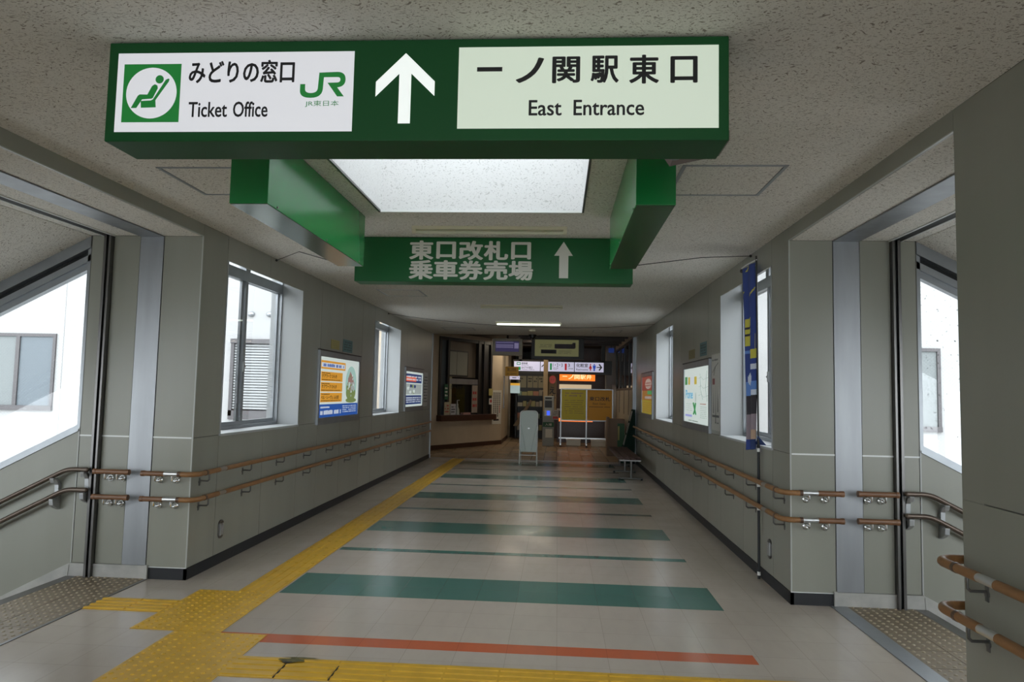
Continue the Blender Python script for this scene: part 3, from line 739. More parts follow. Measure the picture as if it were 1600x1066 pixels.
def wire(pts, label):
    b = MB(); b.tube(pts, .0035, mwire, 6)
    p = pts[0]; b.sphere(p, .013, mwire, 8, 6)
    solo('stay_wire', label, 'wire', b, p)
wire([(XL + .02, 7.04, 2.855), (-2.4, 6.3, 2.80), (-1.72, 5.30, 2.52)], 'thin black stay wire from the left wall to the left green beam')
wire([(XR - .02, 6.6, 2.855), (1.2, 6.0, 2.72), (.58, 5.3, 2.52)], 'thin black stay wire from the right wall to the right green beam')
wire([(XL + .02, 11.9, 2.85)] + [(XL + (XR - XL) * t, 11.9 + 1.2 * t, 2.85 - .55 * t * (1 - t)) for t in [i / 12 for i in range(1, 12)]] + [(XR - .02, 13.1, 2.85)], 'thin slack wire strung across the far corridor under the ceiling')

# ------------------------------------------------------------------ lightboxes and notices
def lightbox(side, y0, y1, z0, z1, label, cat='advertising panel'):
    s = -1 if side == 'left' else 1; X = XL if s < 0 else XR
    ym = (y0 + y1) / 2
    root = thing('poster_lightbox', label, cat, (X, ym, z0))
    b = MB(); D = lambda d: X - s * d
    b.box(D(-.001), D(.028), y0, y0 + .05, z0 + .085, z1 - .075, malud); b.box(D(-.001), D(.028), y1 - .05, y1, z0 + .085, z1 - .075, malud)
    b.box(D(-.001), D(.032), y0, y1, z1 - .075, z1, malud); b.box(D(-.001), D(.032), y0, y1, z0, z0 + .085, malud); b.build('frame', root, bevel=.003)
    b = MB(); b.box(D(0), D(.036), y0 - .005, y1 + .005, z1 + .001, z1 + .012, mdark); b.build('top_edge', root)
    fr = Fr((D(.015), y0 + .05 if s < 0 else y1 - .05, z0 + .085), (0, 1, 0) if s < 0 else (0, -1, 0), (0, 0, 1))
    return root, fr, y1 - y0 - .10, z1 - z0 - .16
def scribble(mb, fr, a0, a1, b0, b1, c, M, rows, fill=.55, seed=1):
    """rows of short blocks standing in for print too small to read in the photo"""
    r = random.Random(seed); h = (b1 - b0) / rows
    for i in range(rows):
        z = b1 - h * (i + 1); a = a0
        while a < a1:
            w_ = h * r.uniform(.4, .9)
            if r.random() < .86: mb.quad(fr, a, min(a1, a + w_ * .8), z + h * (1 - fill) / 2, z + h * (1 + fill) / 2 * r.uniform(.85, 1), c, M)
            a += w_
P_white = lit('poster_white', (.74, .84, .80), .62); P_or = lit('poster_orange', (.78, .36, .04), .62); P_blue = lit('poster_blue', (.02, .10, .42), .62)
P_pale = lit('poster_pale', (.72, .78, .86), .62); P_ink = mat('poster_ink', (.01, .01, .02), .5); P_red = lit('poster_red', (.45, .10, .08), .5)
P_aqua = lit('poster_aqua', (.42, .66, .60), .6); P_leaf = lit('poster_leaf', (.22, .30, .10), .6); P_house = lit('poster_house', (.38, .22, .20), .6); P_cyan = lit('poster_cyan', (.10, .45, .70), .6)
P_yel = lit('poster_yellow', (.62, .50, .06), .6); P_navy = lit('poster_navy', (.02, .05, .18), .6); P_grey = lit('poster_grey', (.42, .48, .47), .6); P_green = lit('poster_green', (.06, .30, .10), .6)
root, fr, w_, h_ = lightbox('left', 8.47, 10.26, 1.10, 2.02, 'lit poster with orange boxes and a house picture, on the near left wall')
b = MB(); b.quad(fr, 0, w_, 0, h_, 0, P_white); b.quad(fr, 0, w_, 0, h_ * .215, .001, P_blue)
b.quad(fr, .04, w_ * .62, h_ * .80, h_ * .94, .001, P_or); b.quad(fr, .06, w_ * .60, h_ * .83, h_ * .905, .0015, P_pale)
for i in range(3): b.quad(fr, .05, w_ * .55, h_ * (.25 + .175 * i), h_ * (.25 + .175 * i + .155), .001, P_or)
b.disc(fr, w_ * .79, h_ * .56, w_ * .155, h_ * .335, .001, P_aqua)
b.disc(fr, w_ * .79, h_ * .40, w_ * .135, h_ * .13, .0013, P_leaf); b.flat(fr, [(w_ * .70, h_ * .45), (w_ * .70, h_ * .66), (w_ * .76, h_ * .80), (w_ * .86, h_ * .66), (w_ * .86, h_ * .45)], .0016, P_house)
b.quad(fr, w_ * .78, w_ * .90, h_ * .46, h_ * .60, .0018, P_grey); b.quad(fr, w_ * .72, w_ * .76, h_ * .50, h_ * .60, .002, P_white); b.disc(fr, w_ * .70, h_ * .50, w_ * .04, h_ * .09, .0019, P_leaf)
b.disc(fr, w_ * .80, h_ * .27, w_ * .15, h_ * .045, .002, P_leaf)
r = random.Random(21)
for i in range(34):
    a_ = r.uniform(0, 2 * PI); q_ = r.uniform(.1, .8)
    b.flat(fr, [(w_ * (.79 + .14 * q_ * math.cos(a_)) + px_, h_ * (.52 + .27 * q_ * math.sin(a_)) + py_) for px_, py_ in ((-.02, -.012), (.022, -.008), (.014, .02), (-.012, .016))], .0022 + i * .00003, r.choice([P_leaf, P_grey, P_house, P_aqua, P_grey, P_white, P_navy if i % 3 == 0 else P_leaf]))
b_ = b
b.text(fr, 'ケアワーク ひらき', .09, w_ * .40, h_ * .655, h_ * .715, .002, P_ink, .02); b.text(fr, 'ケアワーク ひらき', .09, w_ * .40, h_ * .48, h_ * .54, .002, P_ink, .02)
b.text(fr, 'ベル・レーヴェ ふる里', .08, w_ * .46, h_ * .30, h_ * .36, .002, P_ink, .02)
for i in range(3): scribble(b, fr, .08, w_ * .5, h_ * (.262 + .175 * i), h_ * (.285 + .175 * i), .002, P_ink, 1, .6, 5 + i); scribble(b, fr, .08, w_ * .24, h_ * (.37 + .175 * i), h_ * (.395 + .175 * i), .002, P_ink, 1, .6, 15 + i)
scribble(b, fr, .08, w_ * .58, h_ * .835, h_ * .90, .002, P_blue, 1, .8, 2)
scribble(b, fr, .07, w_ * .55, h_ * .04, h_ * .12, .002, P_pale, 1, .9, 3); scribble(b, fr, .07, w_ * .25, h_ * .145, h_ * .185, .002, P_pale, 1, .7, 4); scribble(b, fr, w_ * .57, w_ * .95, h_ * .05, h_ * .19, .002, P_pale, 4, .5, 9)
b.build('poster', root)
root, fr, w_, h_ = lightbox('left', 13.40, 15.2, 1.14, 1.99, 'small lit navy and red poster at the far end of the left wall')
b = MB(); b.quad(fr, 0, w_, 0, h_, 0, P_white); b.quad(fr, 0, w_ * .94, .0 + h_ * .06, h_ * .32, .001, P_navy); b.quad(fr, 0, w_ * .94, h_ * .68, h_ * .94, .001, P_navy)
b.quad(fr, .05, w_ * .6, h_ * .72, h_ * .86, .0014, lit('poster_hot_red', (.8, .12, .05), .7)); b.quad(fr, 0, w_ * .94, h_ * .35, h_ * .65, .001, P_grey)
r = random.Random(4)
for i in range(14): b.disc(fr, w_ * r.uniform(.08, .86), h_ * r.uniform(.40, .60), w_ * .06, h_ * .05, .0012 + i * .0001, r.choice([P_leaf, P_house, P_grey, P_white, P_navy]), 10)
scribble(b, fr, .08, w_ * .9, h_ * .74, h_ * .9, .002, P_pale, 2, .6, 3); scribble(b, fr, .08, w_ * .9, h_ * .1, h_ * .28, .002, P_pale, 3, .6, 4); b.build('poster', root)
root, fr, w_, h_ = lightbox('right', 8.36, 10.08, 1.12, 1.99, 'lit pale mint poster with blue lettering and a route map, right wall')
b = MB(); b.quad(fr, 0, w_, 0, h_, 0, P_white)
b.quad(fr, w_ * .03, w_ * .14, h_ * .70, h_ * .85, .001, P_green); b.quad(fr, w_ * .18, w_ * .54, h_ * .70, h_ * .84, .001, P_yel); b.quad(fr, w_ * .26, w_ * .44, h_ * .70, h_ * .84, .0013, P_pale)
b.quad(fr, w_ * .05, w_ * .35, h_ * .10, h_ * .14, .001, lit('poster_violet', (.40, .42, .85), .6))
b.tube([fr(w_ * .42, h_ * .36, .003), fr(w_ * .47, h_ * .26, .003), fr(w_ * .52, h_ * .16, .003)], .012, P_green, 6); b.tube([fr(w_ * .51, h_ * .36, .003), fr(w_ * .48, h_ * .24, .003), fr(w_ * .43, h_ * .16, .003)], .012, P_green, 6)
b.disc(fr, w_ * .5, h_ * .46, .025, h_ * .10, .001, P_grey)
p = b.build('poster', root)
b = MB(); b.text(fr, 'Pone', w_ * .07, w_ * .38, h_ * .44, h_ * .60, .002, P_cyan, .02)
for q in (.80, .65, .50): b.tube([fr(w_ * .62, h_ * q, .002), fr(w_ * .72, h_ * (q + .02), .002), fr(w_ * .80, h_ * (q - .03), .002), fr(w_ * .97, h_ * q, .002)], .003, P_grey, 4)
b.tube([fr(w_ * .68, h_ * .88, .002), fr(w_ * .70, h_ * .6, .002), fr(w_ * .78, h_ * .42, .002)], .003, P_grey, 4); b.tube([fr(w_ * .92, h_ * .92, .002), fr(w_ * .88, h_ * .62, .002), fr(w_ * .93, h_ * .40, .002)], .003, P_grey, 4)
scribble(b, fr, w_ * .68, w_ * .92, h_ * .10, h_ * .32, .002, P_grey, 7, .4, 6); scribble(b, fr, w_ * .66, w_ * .9, h_ * .335, h_ * .37, .002, P_red, 1, .5, 8); scribble(b, fr, w_ * .08, w_ * .36, h_ * .20, h_ * .36, .002, P_grey, 4, .3, 7)
scribble(b, fr, w_ * .2, w_ * .6, h_ * .02, h_ * .05, .002, P_ink, 1, .5, 9); b.build('poster', root)
root, fr, w_, h_ = lightbox('right', 13.35, 15.05, 1.10, 1.99, 'red and yellow poster panel at the far end of the right wall')
Q_red = lit('poster_dull_red', (.35, .05, .04), .35); Q_y = lit('poster_dull_yellow', (.50, .40, .05), .35); Q_o = lit('poster_dull_orange', (.50, .22, .05), .35); Q_p = lit('poster_dull_pink', (.55, .45, .40), .4)
b = MB(); b.quad(fr, 0, w_, 0, h_, 0, Q_y); b.quad(fr, 0, w_, h_ * .62, h_, .001, Q_red); b.quad(fr, 0, w_, h_ * .36, h_ * .62, .001, Q_o); b.quad(fr, w_ * .55, w_, h_ * .52, h_ * .62, .0012, P_green)
b.disc(fr, w_ * .62, h_ * .80, w_ * .3, h_ * .14, .0015, Q_p); b.quad(fr, w_ * .3, w_ * .95, h_ * .40, h_ * .47, .0015, Q_p)
scribble(b, fr, w_ * .35, w_ * .9, h_ * .72, h_ * .86, .002, Q_red, 2, .6, 2); scribble(b, fr, w_ * .06, w_ * .94, h_ * .04, h_ * .32, .002, Q_o, 5, .5, 3); b.build('poster', root)
def sheet(side, y0, y1, z0, z1, M, label, name='wall_notice', seed=0, ink=None, rows=4):
    s = -1 if side == 'left' else 1; X = XL if s < 0 else XR
    b = MB(); b.box(X - s * .0005, X - s * .003, y0, y1, z0, z1, M)
    fr = Fr((X - s * .003, y0 if s < 0 else y1, z0), (0, 1 if s < 0 else -1, 0), (0, 0, 1)); w_ = y1 - y0; h_ = z1 - z0
    if ink: scribble(b, fr, w_ * .1, w_ * .9, h_ * .1, h_ * .9, .0008, ink, rows, .5, seed)
    return solo(name, label, 'notice', b, (X, (y0 + y1) / 2, z0))
n_y = mat('notice_yellow', (.42, .36, .13), .6); n_t = mat('notice_teal', (.10, .19, .20), .6); n_i = mat('notice_ink', (.05, .06, .06), .6); n_w = mat('notice_white', (.55, .55, .52), .6)
sheet('left', 8.95, 9.30, 2.065, 2.185, n_y, 'faded yellow notice over the orange lit poster on the left wall', seed=1, ink=mat('notice_tan', (.34, .29, .12), .6))
sheet('left', 9.46, 9.90, 2.055, 2.225, n_t, 'teal picture notice over the orange lit poster on the left wall', seed=2, ink=n_i)
sheet('right', 9.36, 9.78, 2.045, 2.165, mat('notice_olive', (.25, .22, .10), .6), 'faded olive notice over the mint lit poster on the right wall', seed=3, ink=mat('notice_tan2', (.20, .18, .09), .6))
sheet('right', 8.62, 9.02, 2.045, 2.215, n_t, 'dark teal notice over the mint lit poster on the right wall', seed=4, ink=n_i)
# paper map poster between the mint lightbox and the right window
b = MB(); y0, y1, z0, z1 = 7.93, 8.33, 1.17, 2.03; b.box(XR + .001, XR - .004, y0, y1, z0, z1, mat('map_paper', (.50, .49, .45), .6)); fr = Fr((XR - .004, y1, z0), (0, -1, 0), (0, 0, 1)); w_, h_ = y1 - y0, z1 - z0
mi = mat('map_ink', (.10, .10, .10), .6)
b.quad(fr, w_ * .12, w_ * .42, h_ * .60, h_ * .68, .001, mat('map_red', (.22, .06, .06), .6))
for q, a_, c_ in ((.25, .32, .56), (.52, .20, .60), (.80, .34, .58)): b.flat(fr, [(w_ * (q - .05), h_ * (a_ - .1)), (w_ * q, h_ * c_), (w_ * (q + .05), h_ * (a_ - .1))], .001, mi)
b.tube([fr(w_ * .15, h_ * .76, .001), fr(w_ * .4, h_ * .82, .001), fr(w_ * .85, h_ * .88, .001)], .003, mi, 4); b.tube([fr(w_ * .3, h_ * .72, .001), fr(w_ * .5, h_ * .84, .001)], .003, mi, 4)
scribble(b, fr, w_ * .1, w_ * .8, h_ * .90, h_ * .95, .001, mi, 1, .5, 3); scribble(b, fr, w_ * .45, w_ * .9, h_ * .08, h_ * .12, .001, mi, 1, .5, 5); b.quad(fr, w_ * .1, w_ * .95, h_ * .17, h_ * .20, .001, mi)
solo('paper_poster', 'tall pale paper poster with grey drawings beside the mint lit poster', 'poster', b, (XR, 8.13, 1.17))
sheet('left', 15.35, 15.85, 1.2, 1.95, n_w, 'grey paper poster at the far end of the left wall beside the navy lit poster', 'paper_poster', 8, mi, 9)
for s, X, y_, z_, lb in ((-1, XL, 6.13, .30, 'oblong steel outlet cover low on the left wall by its corner'), (1, XR, 6.10, .30, 'oblong steel outlet cover low on the right wall by its corner')):
    root = thing('outlet_cover', lb, 'outlet', (X, y_, z_))
    b = MB(); fr = Fr((X, y_, z_), (0, 1 if s < 0 else -1, 0), (0, 0, 1)); p = [(.045 * math.cos(t_) * 1, (.045 * math.sin(t_)) + (.035 if math.sin(t_) >= 0 else -.035)) for t_ in [2 * PI * i / 24 for i in range(24)]]
    b.prism(fr, p, -.001, .012, mdsteel); b.build('plate', root, bevel=.002)
    b = MB(); b.fbox(fr, -.026, .026, -.052, .052, .012, .018, mcast); b.build('flap', root)

# ------------------------------------------------------------------ banner by the right window
bn = thing('banner_flag', 'narrow folded blue banner on a black pole in front of the right window', 'banner', (1.745, 6.32, 0))
b = MB(); b.cyl((1.748, 6.32, 0), (1.748, 6.32, 1.14), .012, mblack, 12); b.cyl((1.748, 6.32, 1.14), (1.735, 6.32, 2.80), .009, mdark, 10); b.build('pole', bn)
b = MB()
for z in (.03, .58, .78, 1.08):
    b = MB(); b.cyl((1.748, 6.32, z), (1.748, 6.32, z + .03), .0145, mwhite, 12); b.build('clip', bn)
b = MB(); b.tube([(1.735, 6.31, 2.765), (1.70, 6.49, 2.755), (1.69, 6.64, 2.745)], .006, mwhite, 8); b.sphere((1.69, 6.64, 2.72), .018, mdark); b.build('cross_arm', bn)
fb = {'blue': mat('flag_blue', (.018, .045, .22), .7), 'lblue': mat('flag_light_blue', (.10, .22, .55), .7), 'yel': mat('flag_yellow', (.52, .47, .06), .7), 'white': mat('flag_white', (.55, .60, .70), .7), 'dark': mat('flag_dark', (.025, .02, .028), .7), 'pink': mat('flag_mauve', (.24, .19, .22), .7), 'skin': mat('flag_tan', (.42, .28, .20), .7), 'navy': mat('flag_navy', (.01, .03, .12), .7)}
def flag_col(t, u, z):
    if z > 2.36: return 'yel' if (math.sin(u * 9 + z * 40) > .93 and math.sin(z * 23 + 1) > .5) else 'blue'
    if 2.02 < z < 2.27 and .3 < u < .75: return 'dark' if 2.11 < z < 2.13 or (2.17 < z < 2.19) else 'yel'
    if 1.95 < z < 2.12 and u > .02 and u < .12: return 'yel'
    if 1.98 < z: return 'blue'
    if 1.90 < z and u < .35: return 'yel'
    if 1.86 < z < 1.95: return 'blue'
    if 1.62 < z < 1.86:
        d_ = math.hypot((u - .42) * .34, z - 1.72)
        return 'white' if .035 < d_ < .075 or (u < .5 and 1.80 < z < 1.85) else ('lblue' if z < 1.70 else 'blue')
    if z > 1.575: return 'white' if u < .5 else 'lblue'
    if z > 1.41: return 'dark'
    if z > 1.19: return 'skin' if (u < .25 and z < 1.27) else 'pink'
    return 'navy' if u < .5 else 'blue'
nz_, nu = 240, 44
vs = []
for i in range(nz_ + 1):
    t_ = i / nz_; z = 2.75 - t_ * (2.75 - 1.10)
    wid = .33 - .13 * min(1, t_ * 1.5) - (.035 * math.sin((t_ - .6) * 7) if t_ > .6 else 0)
    amp = .008 + .014 * t_
    for j in range(nu + 1):
        u = j / nu
        vs.append((1.728 - .035 * u + amp * math.sin(u * 13 + t_ * 2.5) * (u > .0) - .01 * t_, 6.315 + u * wid, z - .02 * u))
fs = [(i * (nu + 1) + j, (i + 1) * (nu + 1) + j, (i + 1) * (nu + 1) + j + 1, i * (nu + 1) + j + 1) for i in range(nz_) for j in range(nu)]
random.seed(5)
for i in range(nz_):
    for j in range(nu):
        M = fb[flag_col(i / nz_, (j + .5) / nu, 2.75 - (i + .5) / nz_ * 1.65)]; b_ = fs[i * nu + j]
        pass
b = MB(); b.add(vs, [], fb['blue'])
for i in range(nz_):
    for j in range(nu):
        k = b.m(fb[flag_col(i / nz_, (j + .5) / nu, 2.75 - (i + .5) / nz_ * 1.65)]); b.f.append(list(fs[i * nu + j])); b.mi.append(k); b.sm.append(True)
o = b.build('cloth', bn); sol = o.modifiers.new('thickness', 'SOLIDIFY'); sol.thickness = .0015
b = MB(); b.add([(1.74, 6.31, 1.22), (1.80, 6.27, 1.142), (1.86, 6.24, 1.140), (1.765, 6.32, 1.140), (1.73, 6.35, 1.142)], [(0, 1, 3), (1, 2, 3), (0, 3, 4)], fb['navy'])
o = b.build('loose_corner', bn); sol = o.modifiers.new('thickness', 'SOLIDIFY'); sol.thickness = .002

# ------------------------------------------------------------------ station concourse
CC = 3.12
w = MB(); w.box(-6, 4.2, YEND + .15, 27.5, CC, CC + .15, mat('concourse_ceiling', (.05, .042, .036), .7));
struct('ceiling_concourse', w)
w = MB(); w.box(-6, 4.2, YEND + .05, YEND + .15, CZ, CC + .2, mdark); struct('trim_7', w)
w = MB(); w.box(-4.4, -4.2, YEND - .0, 19.9, -.3, CC + .2, mextwall); w.box(-6.2, -6, 19.9, 27.6, -.3, CC + .2, mcreamwall); w.box(-6.2, -4.2, 19.8, 20, -.3, CC + .2, mextwall); w.box(4.2, 4.4, YEND - .1, 27.6, -.3, CC + .2, mcreamwall); w.box(-6.2, 4.4, 27.5, 27.7, -.3, CC + .2, mdark)
w.box(-4.4, XL - .02, YEND + .0, YEND + .1, -.3, CC + .2, mcreamwall); w.box(XR + .02, 4.4, YEND + .0, YEND + .1, -.3, CC + .2, mcreamwall)
struct('wall_concourse', w)
slm = mat('louvre_brown', (.06, .045, .04), .5)
b = MB()
for i, yy in enumerate((17.6, 18.5, 19.4, 20.3)):
    b.box(-1.0, 1.75, yy, yy + .05, 2.93 - .0 * i, CC, slm)
root = solo('ceiling_louvres', 'dark brown louvre boards under the concourse ceiling', 'ceiling louvre', b, (0, 17.6, CC))
# ticket counter wall
A = Vector((-3.27, 18.4, 0)); e = Vector((.496, .868, 0)); T = Fr(A, e, (0, 0, 1))
w = MB()
w.fbox(T, -2.2, .22, 0, CC, -.14, 0, mcreamwall); w.fbox(T, 2.66, 3.225, 0, CC, -.14, 0, mcreamwall); w.fbox(T, .22, 2.66, 0, .80, -.14, 0, mcreamwall); w.fbox(T, .22, 2.66, 3.0, CC, -.14, 0, mcreamwall)
Bp = T(3.225, 0)
w.box(Bp.x - .16, Bp.x, Bp.y - .02, 23.9, 0, CC, mcreamwall); w.box(Bp.x - .16, Bp.x + .02, 24.8, 27.5, 0, CC, mcreamwall)
struct('wall_ticket_office', w)
bb = MB(); bb.fbox(T, -2.2, 3.225, 0, .12, 0, .012, mdarkwood); bb.box(Bp.x - .01, Bp.x + .012, Bp.y, 23.9, 0, .12, mdarkwood); struct('baseboard_ticket_office', bb)
tw = thing('ticket_window', 'dark framed ticket counter window with a paper screen above', 'ticket window', T(1.44, .8, 0))
b = MB()
for a0, a1 in ((.22, .30), (.58, .66), (1.97, 2.05), (2.24, 2.30), (2.58, 2.66)): b.fbox(T, a0, a1, .80, 3.0, -.1, .03, mdark)
b.fbox(T, .30, 2.58, 2.92, 3.0, -.1, .02, mdark); b.fbox(T, 2.05, 2.24, .9, 2.92, -.05, -.02, mdark); b.fbox(T, 2.30, 2.58, .9, 2.92, -.05, -.02, mdark)
b.build('frame', tw)
b = MB(); b.fbox(T, .66, 1.97, 1.74, 1.89, -.08, .02, msteel); b.build('header_rail', tw)
b = MB(); b.fbox(T, .66, 1.97, 1.93, 2.92, -.09, -.08, mat('counter_board', (.16, .125, .09), .6)); b.build('upper_board', tw)
b = MB(); b.fbox(T, .62, 1.58, 1.95, 2.67, -.079, -.05, mdark); b.fbox(T, .62, 1.54, 1.99, 2.63, -.05, -.047, mat('blind_paper', (.30, .30, .25), .7)); b.fbox(T, 1.055, 1.065, 1.99, 2.63, -.047, -.045, mdark); b.build('screen_board', tw)
b = MB(); b.fbox(T, .30, .58, .9, 2.92, -.05, -.045, mglassdark); b.fbox(T, .66, 1.97, .88, 1.74, -.03, -.026, mglass); b.build('pane', tw)
b = MB(); b.text(T, 'きっぷ窓口', .78, 1.40, 1.60, 1.70, -.02, mink, .02); b.build('lettering', tw)
b = MB(); b.fbox(T, .18, 2.74, .745, .905, -.1, .16, mdarkwood); solo('counter_shelf', 'dark red wooden shelf under the ticket window', 'counter', b, T(1.44, .75, .1), bevel=.01)
mo = lit('office_interior', (.42, .36, .20), .14)
w = MB(); w.fbox(T, .2, 2.7, .6, 2.2, -1.55, -1.5, mo); struct('wall_office_back', w)
# things on the counter
def counter_item(name, lb, cat, a0, a1, z0, z1, c, M, ink=None, seed=0):
    b = MB(); b.fbox(T, a0, a1, z0, z1, c, c + .02, M)
    if ink: fr2 = Fr(T(a0, z0, c + .02), T.u, T.v); scribble(b, fr2, (a1 - a0) * .12, (a1 - a0) * .88, (z1 - z0) * .15, (z1 - z0) * .85, .001, ink, 3, .5, seed)
    solo(name, lb, cat, b, T((a0 + a1) / 2, z0, c))
ri = mat('red_ink', (.35, .03, .03), .6)
counter_item('green_pillar_sign', 'narrow green upright sign at the left edge of the ticket window', 'sign', .43, .57, 1.32, 1.73, .035, mat('sign_dark_green', (.01, .10, .05), .5), mwhite, 1)
counter_item('card_stand', 'cream card standing on the left end of the ticket counter', 'card', .42, .64, .907, 1.25, .05, mat('card_cream', (.40, .35, .24), .6), ri, 2)
counter_item('card_stand', 'white card standing second from the left on the ticket counter', 'card', .72, .94, .907, 1.20, .03, mat('card_white', (.45, .45, .48), .6), mink, 3)
counter_item('price_list', 'tall pinkish price list at the right side of the ticket window', 'notice', 1.70, 1.96, .95, 1.72, .004, mat('price_paper', (.30, .25, .21), .6), ri, 4)
b = MB(); b.tube([T(1.06, .907, .0), T(1.06, 1.05, 0), T(1.06, 1.12, 0), T(1.06, 1.2, 0)], [.07, .06, .03, .03], mat('sanitiser_clear', (.4, .42, .38), .2), 12); b.tube([T(1.06, 1.2, 0), T(1.06, 1.3, 0), T(1.06, 1.3, .07)], .012, mwhite, 8)
solo('pump_bottle', 'small pump bottle in the middle of the ticket counter', 'bottle', b, T(1.06, .907, 0))
b = MB(); b.fbox(T, 1.22, 1.55, .907, .96, .0, .1, mat('tray_pink', (.40, .22, .20), .5)); solo('coin_tray', 'low pinkish tray on the ticket counter', 'tray', b, T(1.38, .907, .05))
# notice with vertical writing, stickers
nt = MB(); nt.fbox(T, 2.72, 3.20, .60, 1.60, .002, .006, mpaper); fr2 = Fr(T(2.72, .60, .006), T.u, T.v)
r = random.Random(9)
for i in range(4):
    zz = .94
    while zz > .26 + .1 * (i % 2):
        nt.quad(fr2, .06 + .10 * i, .115 + .10 * i, zz - .045, zz - .008, .001, ri if (i == 3 and zz < .6) else mink); zz -= .056
nt.quad(fr2, .08, .36, .10, .15, .001, mink); solo('vertical_notice', 'tall white notice with columns of writing beside the ticket window', 'notice', nt, T(2.96, .6, 0))
st = MB(); st.fbox(T, 2.50, 2.70, 1.44, 1.64, .031, .034, n_y); solo('sticker', 'yellow sticker on the right frame of the ticket window', 'sticker', st, T(2.6, 1.44, .03))
st = MB(); st.fbox(T, 2.52, 2.70, 1.18, 1.36, .031, .034, n_w); st.disc(Fr(T(2.61, 1.28, .034), T.u, T.v), 0, 0, .05, .05, .001, ri, 16); solo('sticker', 'white sticker with a red mark under the yellow one by the ticket window', 'sticker', st, T(2.6, 1.18, .03))
# doorway trims past the counter
b = MB(); b.box(Bp.x - .05, Bp.x + .03, 21.75, 21.83, 1.05, 2.05, mdsteel); solo('door_pull', 'tall dark door pull on the cream wall past the ticket window', 'door handle', b, (Bp.x, 21.8, 1.05))
fr = FRONT(20.6)
yp = thing('hanging_plate', 'orange plate sign hung past the ticket counter reading east gate', 'sign', (-1.34, 20.6, 2.02))
b = MB(); b.fbox(fr, -1.54, -1.15, 2.02, 2.295, -.02, 0, mat('plate_orange', (.62, .34, .03), .5)); b.build('plate', yp)
b = MB(); b.text(fr, '東口改札', -1.48, -1.21, 2.16, 2.26, .002, mat('plate_ink', (.15, .07, .01), .5), .01); scribble(b, fr, -1.49, -1.21, 2.06, 2.11, .002, MATS['plate_ink'], 1, .5, 3); b.build('lettering', yp)
# departure display
fr = FRONT(17.9)
dm = thing('departure_display', 'departure display in a cream housing hung at the far ceiling left', 'display', (-1.3, 17.9, CC))
b = MB(); b.fbox(fr, -1.68, -.92, 2.48, 2.91, -.18, 0, mat('housing_cream', (.48, .43, .34), .5)); b.cyl((-1.3, 18, 2.91), (-1.3, 18, CC), .03, mdark); b.build('housing', dm, bevel=.01)
ms = lit('screen_violet', (.06, .045, .15), .35); ml = lit('screen_text', (.34, .30, .52), .35)
b = MB(); b.fbox(fr, -1.60, -1.0, 2.575, 2.84, -.01, .003, ms); so = b.build('screen', dm)
b = MB()
for i in range(13):
    for j in range(2): b.quad(fr, -1.58 + i * .034, -1.558 + i * .034, 2.67 + j * .05, 2.71 + j * .05, .005, ml)
b.quad(fr, -1.12, -1.01, 2.66, 2.80, .005, ml); b.quad(fr, -1.58, -1.14, 2.80, 2.815, .005, ml); b.build('print', so)
# map board
fr = FRONT(18.3)
gb = thing('hanging_board', 'dark framed olive board hung from the concourse ceiling', 'sign', (-.05, 18.3, CC))
b = MB(); b.fbox(fr, -.70, .66, 2.42, 3.0, -.1, 0, mdark); b.cyl((-.5, 18.34, 3.0), (-.5, 18.34, CC), .02, mdark); b.cyl((.45, 18.34, 3.0), (.45, 18.34, CC), .02, mdark); b.build('frame', gb)
b = MB(); b.quad(fr, -.61, .52, 2.50, 2.93, .002, lit('board_olive', (.36, .35, .15), .22)); so = b.build('face', gb)
b = MB(); bi = mat('board_ink', (.05, .05, .06), .6); b.quad(fr, -.45, -.05, 2.57, 2.67, .004, bi); b.quad(fr, -.1, .42, 2.70, 2.82, .004, mat('board_photo', (.12, .10, .12), .6)); scribble(b, fr, -.5, -.16, 2.72, 2.82, .004, bi, 3, .3, 2); scribble(b, fr, 0, .35, 2.56, 2.66, .004, bi, 3, .3, 4); b.quad(fr, .36, .44, 2.72, 2.86, .005, MATS['board_photo'] if 'board_photo' in MATS else bi); b.build('print', so)
# guide sign bar
Y = 21.5; fr = FRONT(Y)
gs = thing('guide_sign', 'long white backlit platform and restroom guide sign over the gates', 'sign', (0, Y, 2.2))
LW = lit('guide_white', (.70, .68, .88), .62); LB = lit('guide_blue', (.03, .10, .60), .5); LR = lit('guide_red', (.55, .02, .03), .5); LG = lit('guide_green', (.02, .30, .10), .5)
b = MB(); b.fbox(fr, -1.37, 1.62, 2.13, 2.55, -.2, 0, mdark); b.box(-1.2, -1.1, Y, Y + .1, 2.5, CC, mdark); b.box(1.3, 1.4, Y, Y + .1, 2.5, CC, mdark); b.build('housing', gs)
ps = []
for a0, a1 in ((-1.34, -.55), (-.53, .48), (.50, 1.37)):
    b = MB(); b.quad(fr, a0, a1, 2.205, 2.495, .003, LW); ps.append(b.build('panel', gs))
b = MB(); b.quad(fr, -1.26, -1.14, 2.39, 2.47, .005, LG); b.quad(fr, -1.24, -1.16, 2.41, 2.45, .006, LW); b.quad(fr, -1.20, -1.14, 2.23, 2.33, .005, LG); b.text(fr, '新幹線', -1.11, -.93, 2.405, 2.47, .005, mink, .01); b.text(fr, 'みどりの窓口', -1.11, -.78, 2.28, 2.345, .005, mink, .01); b.text(fr, 'Shinkansen', -1.11, -.90, 2.37, 2.395, .005, mink); b.text(fr, 'Ticket Office', -1.11, -.72, 2.235, 2.265, .005, mink); b.build('lettering', ps[0])
b = MB(); b.flat(fr, [(-.39, 2.47), (-.50, 2.36), (-.50, 2.32), (-.405, 2.415), (-.405, 2.23), (-.375, 2.23), (-.375, 2.415), (-.30, 2.34), (-.30, 2.38)], .005, mink)
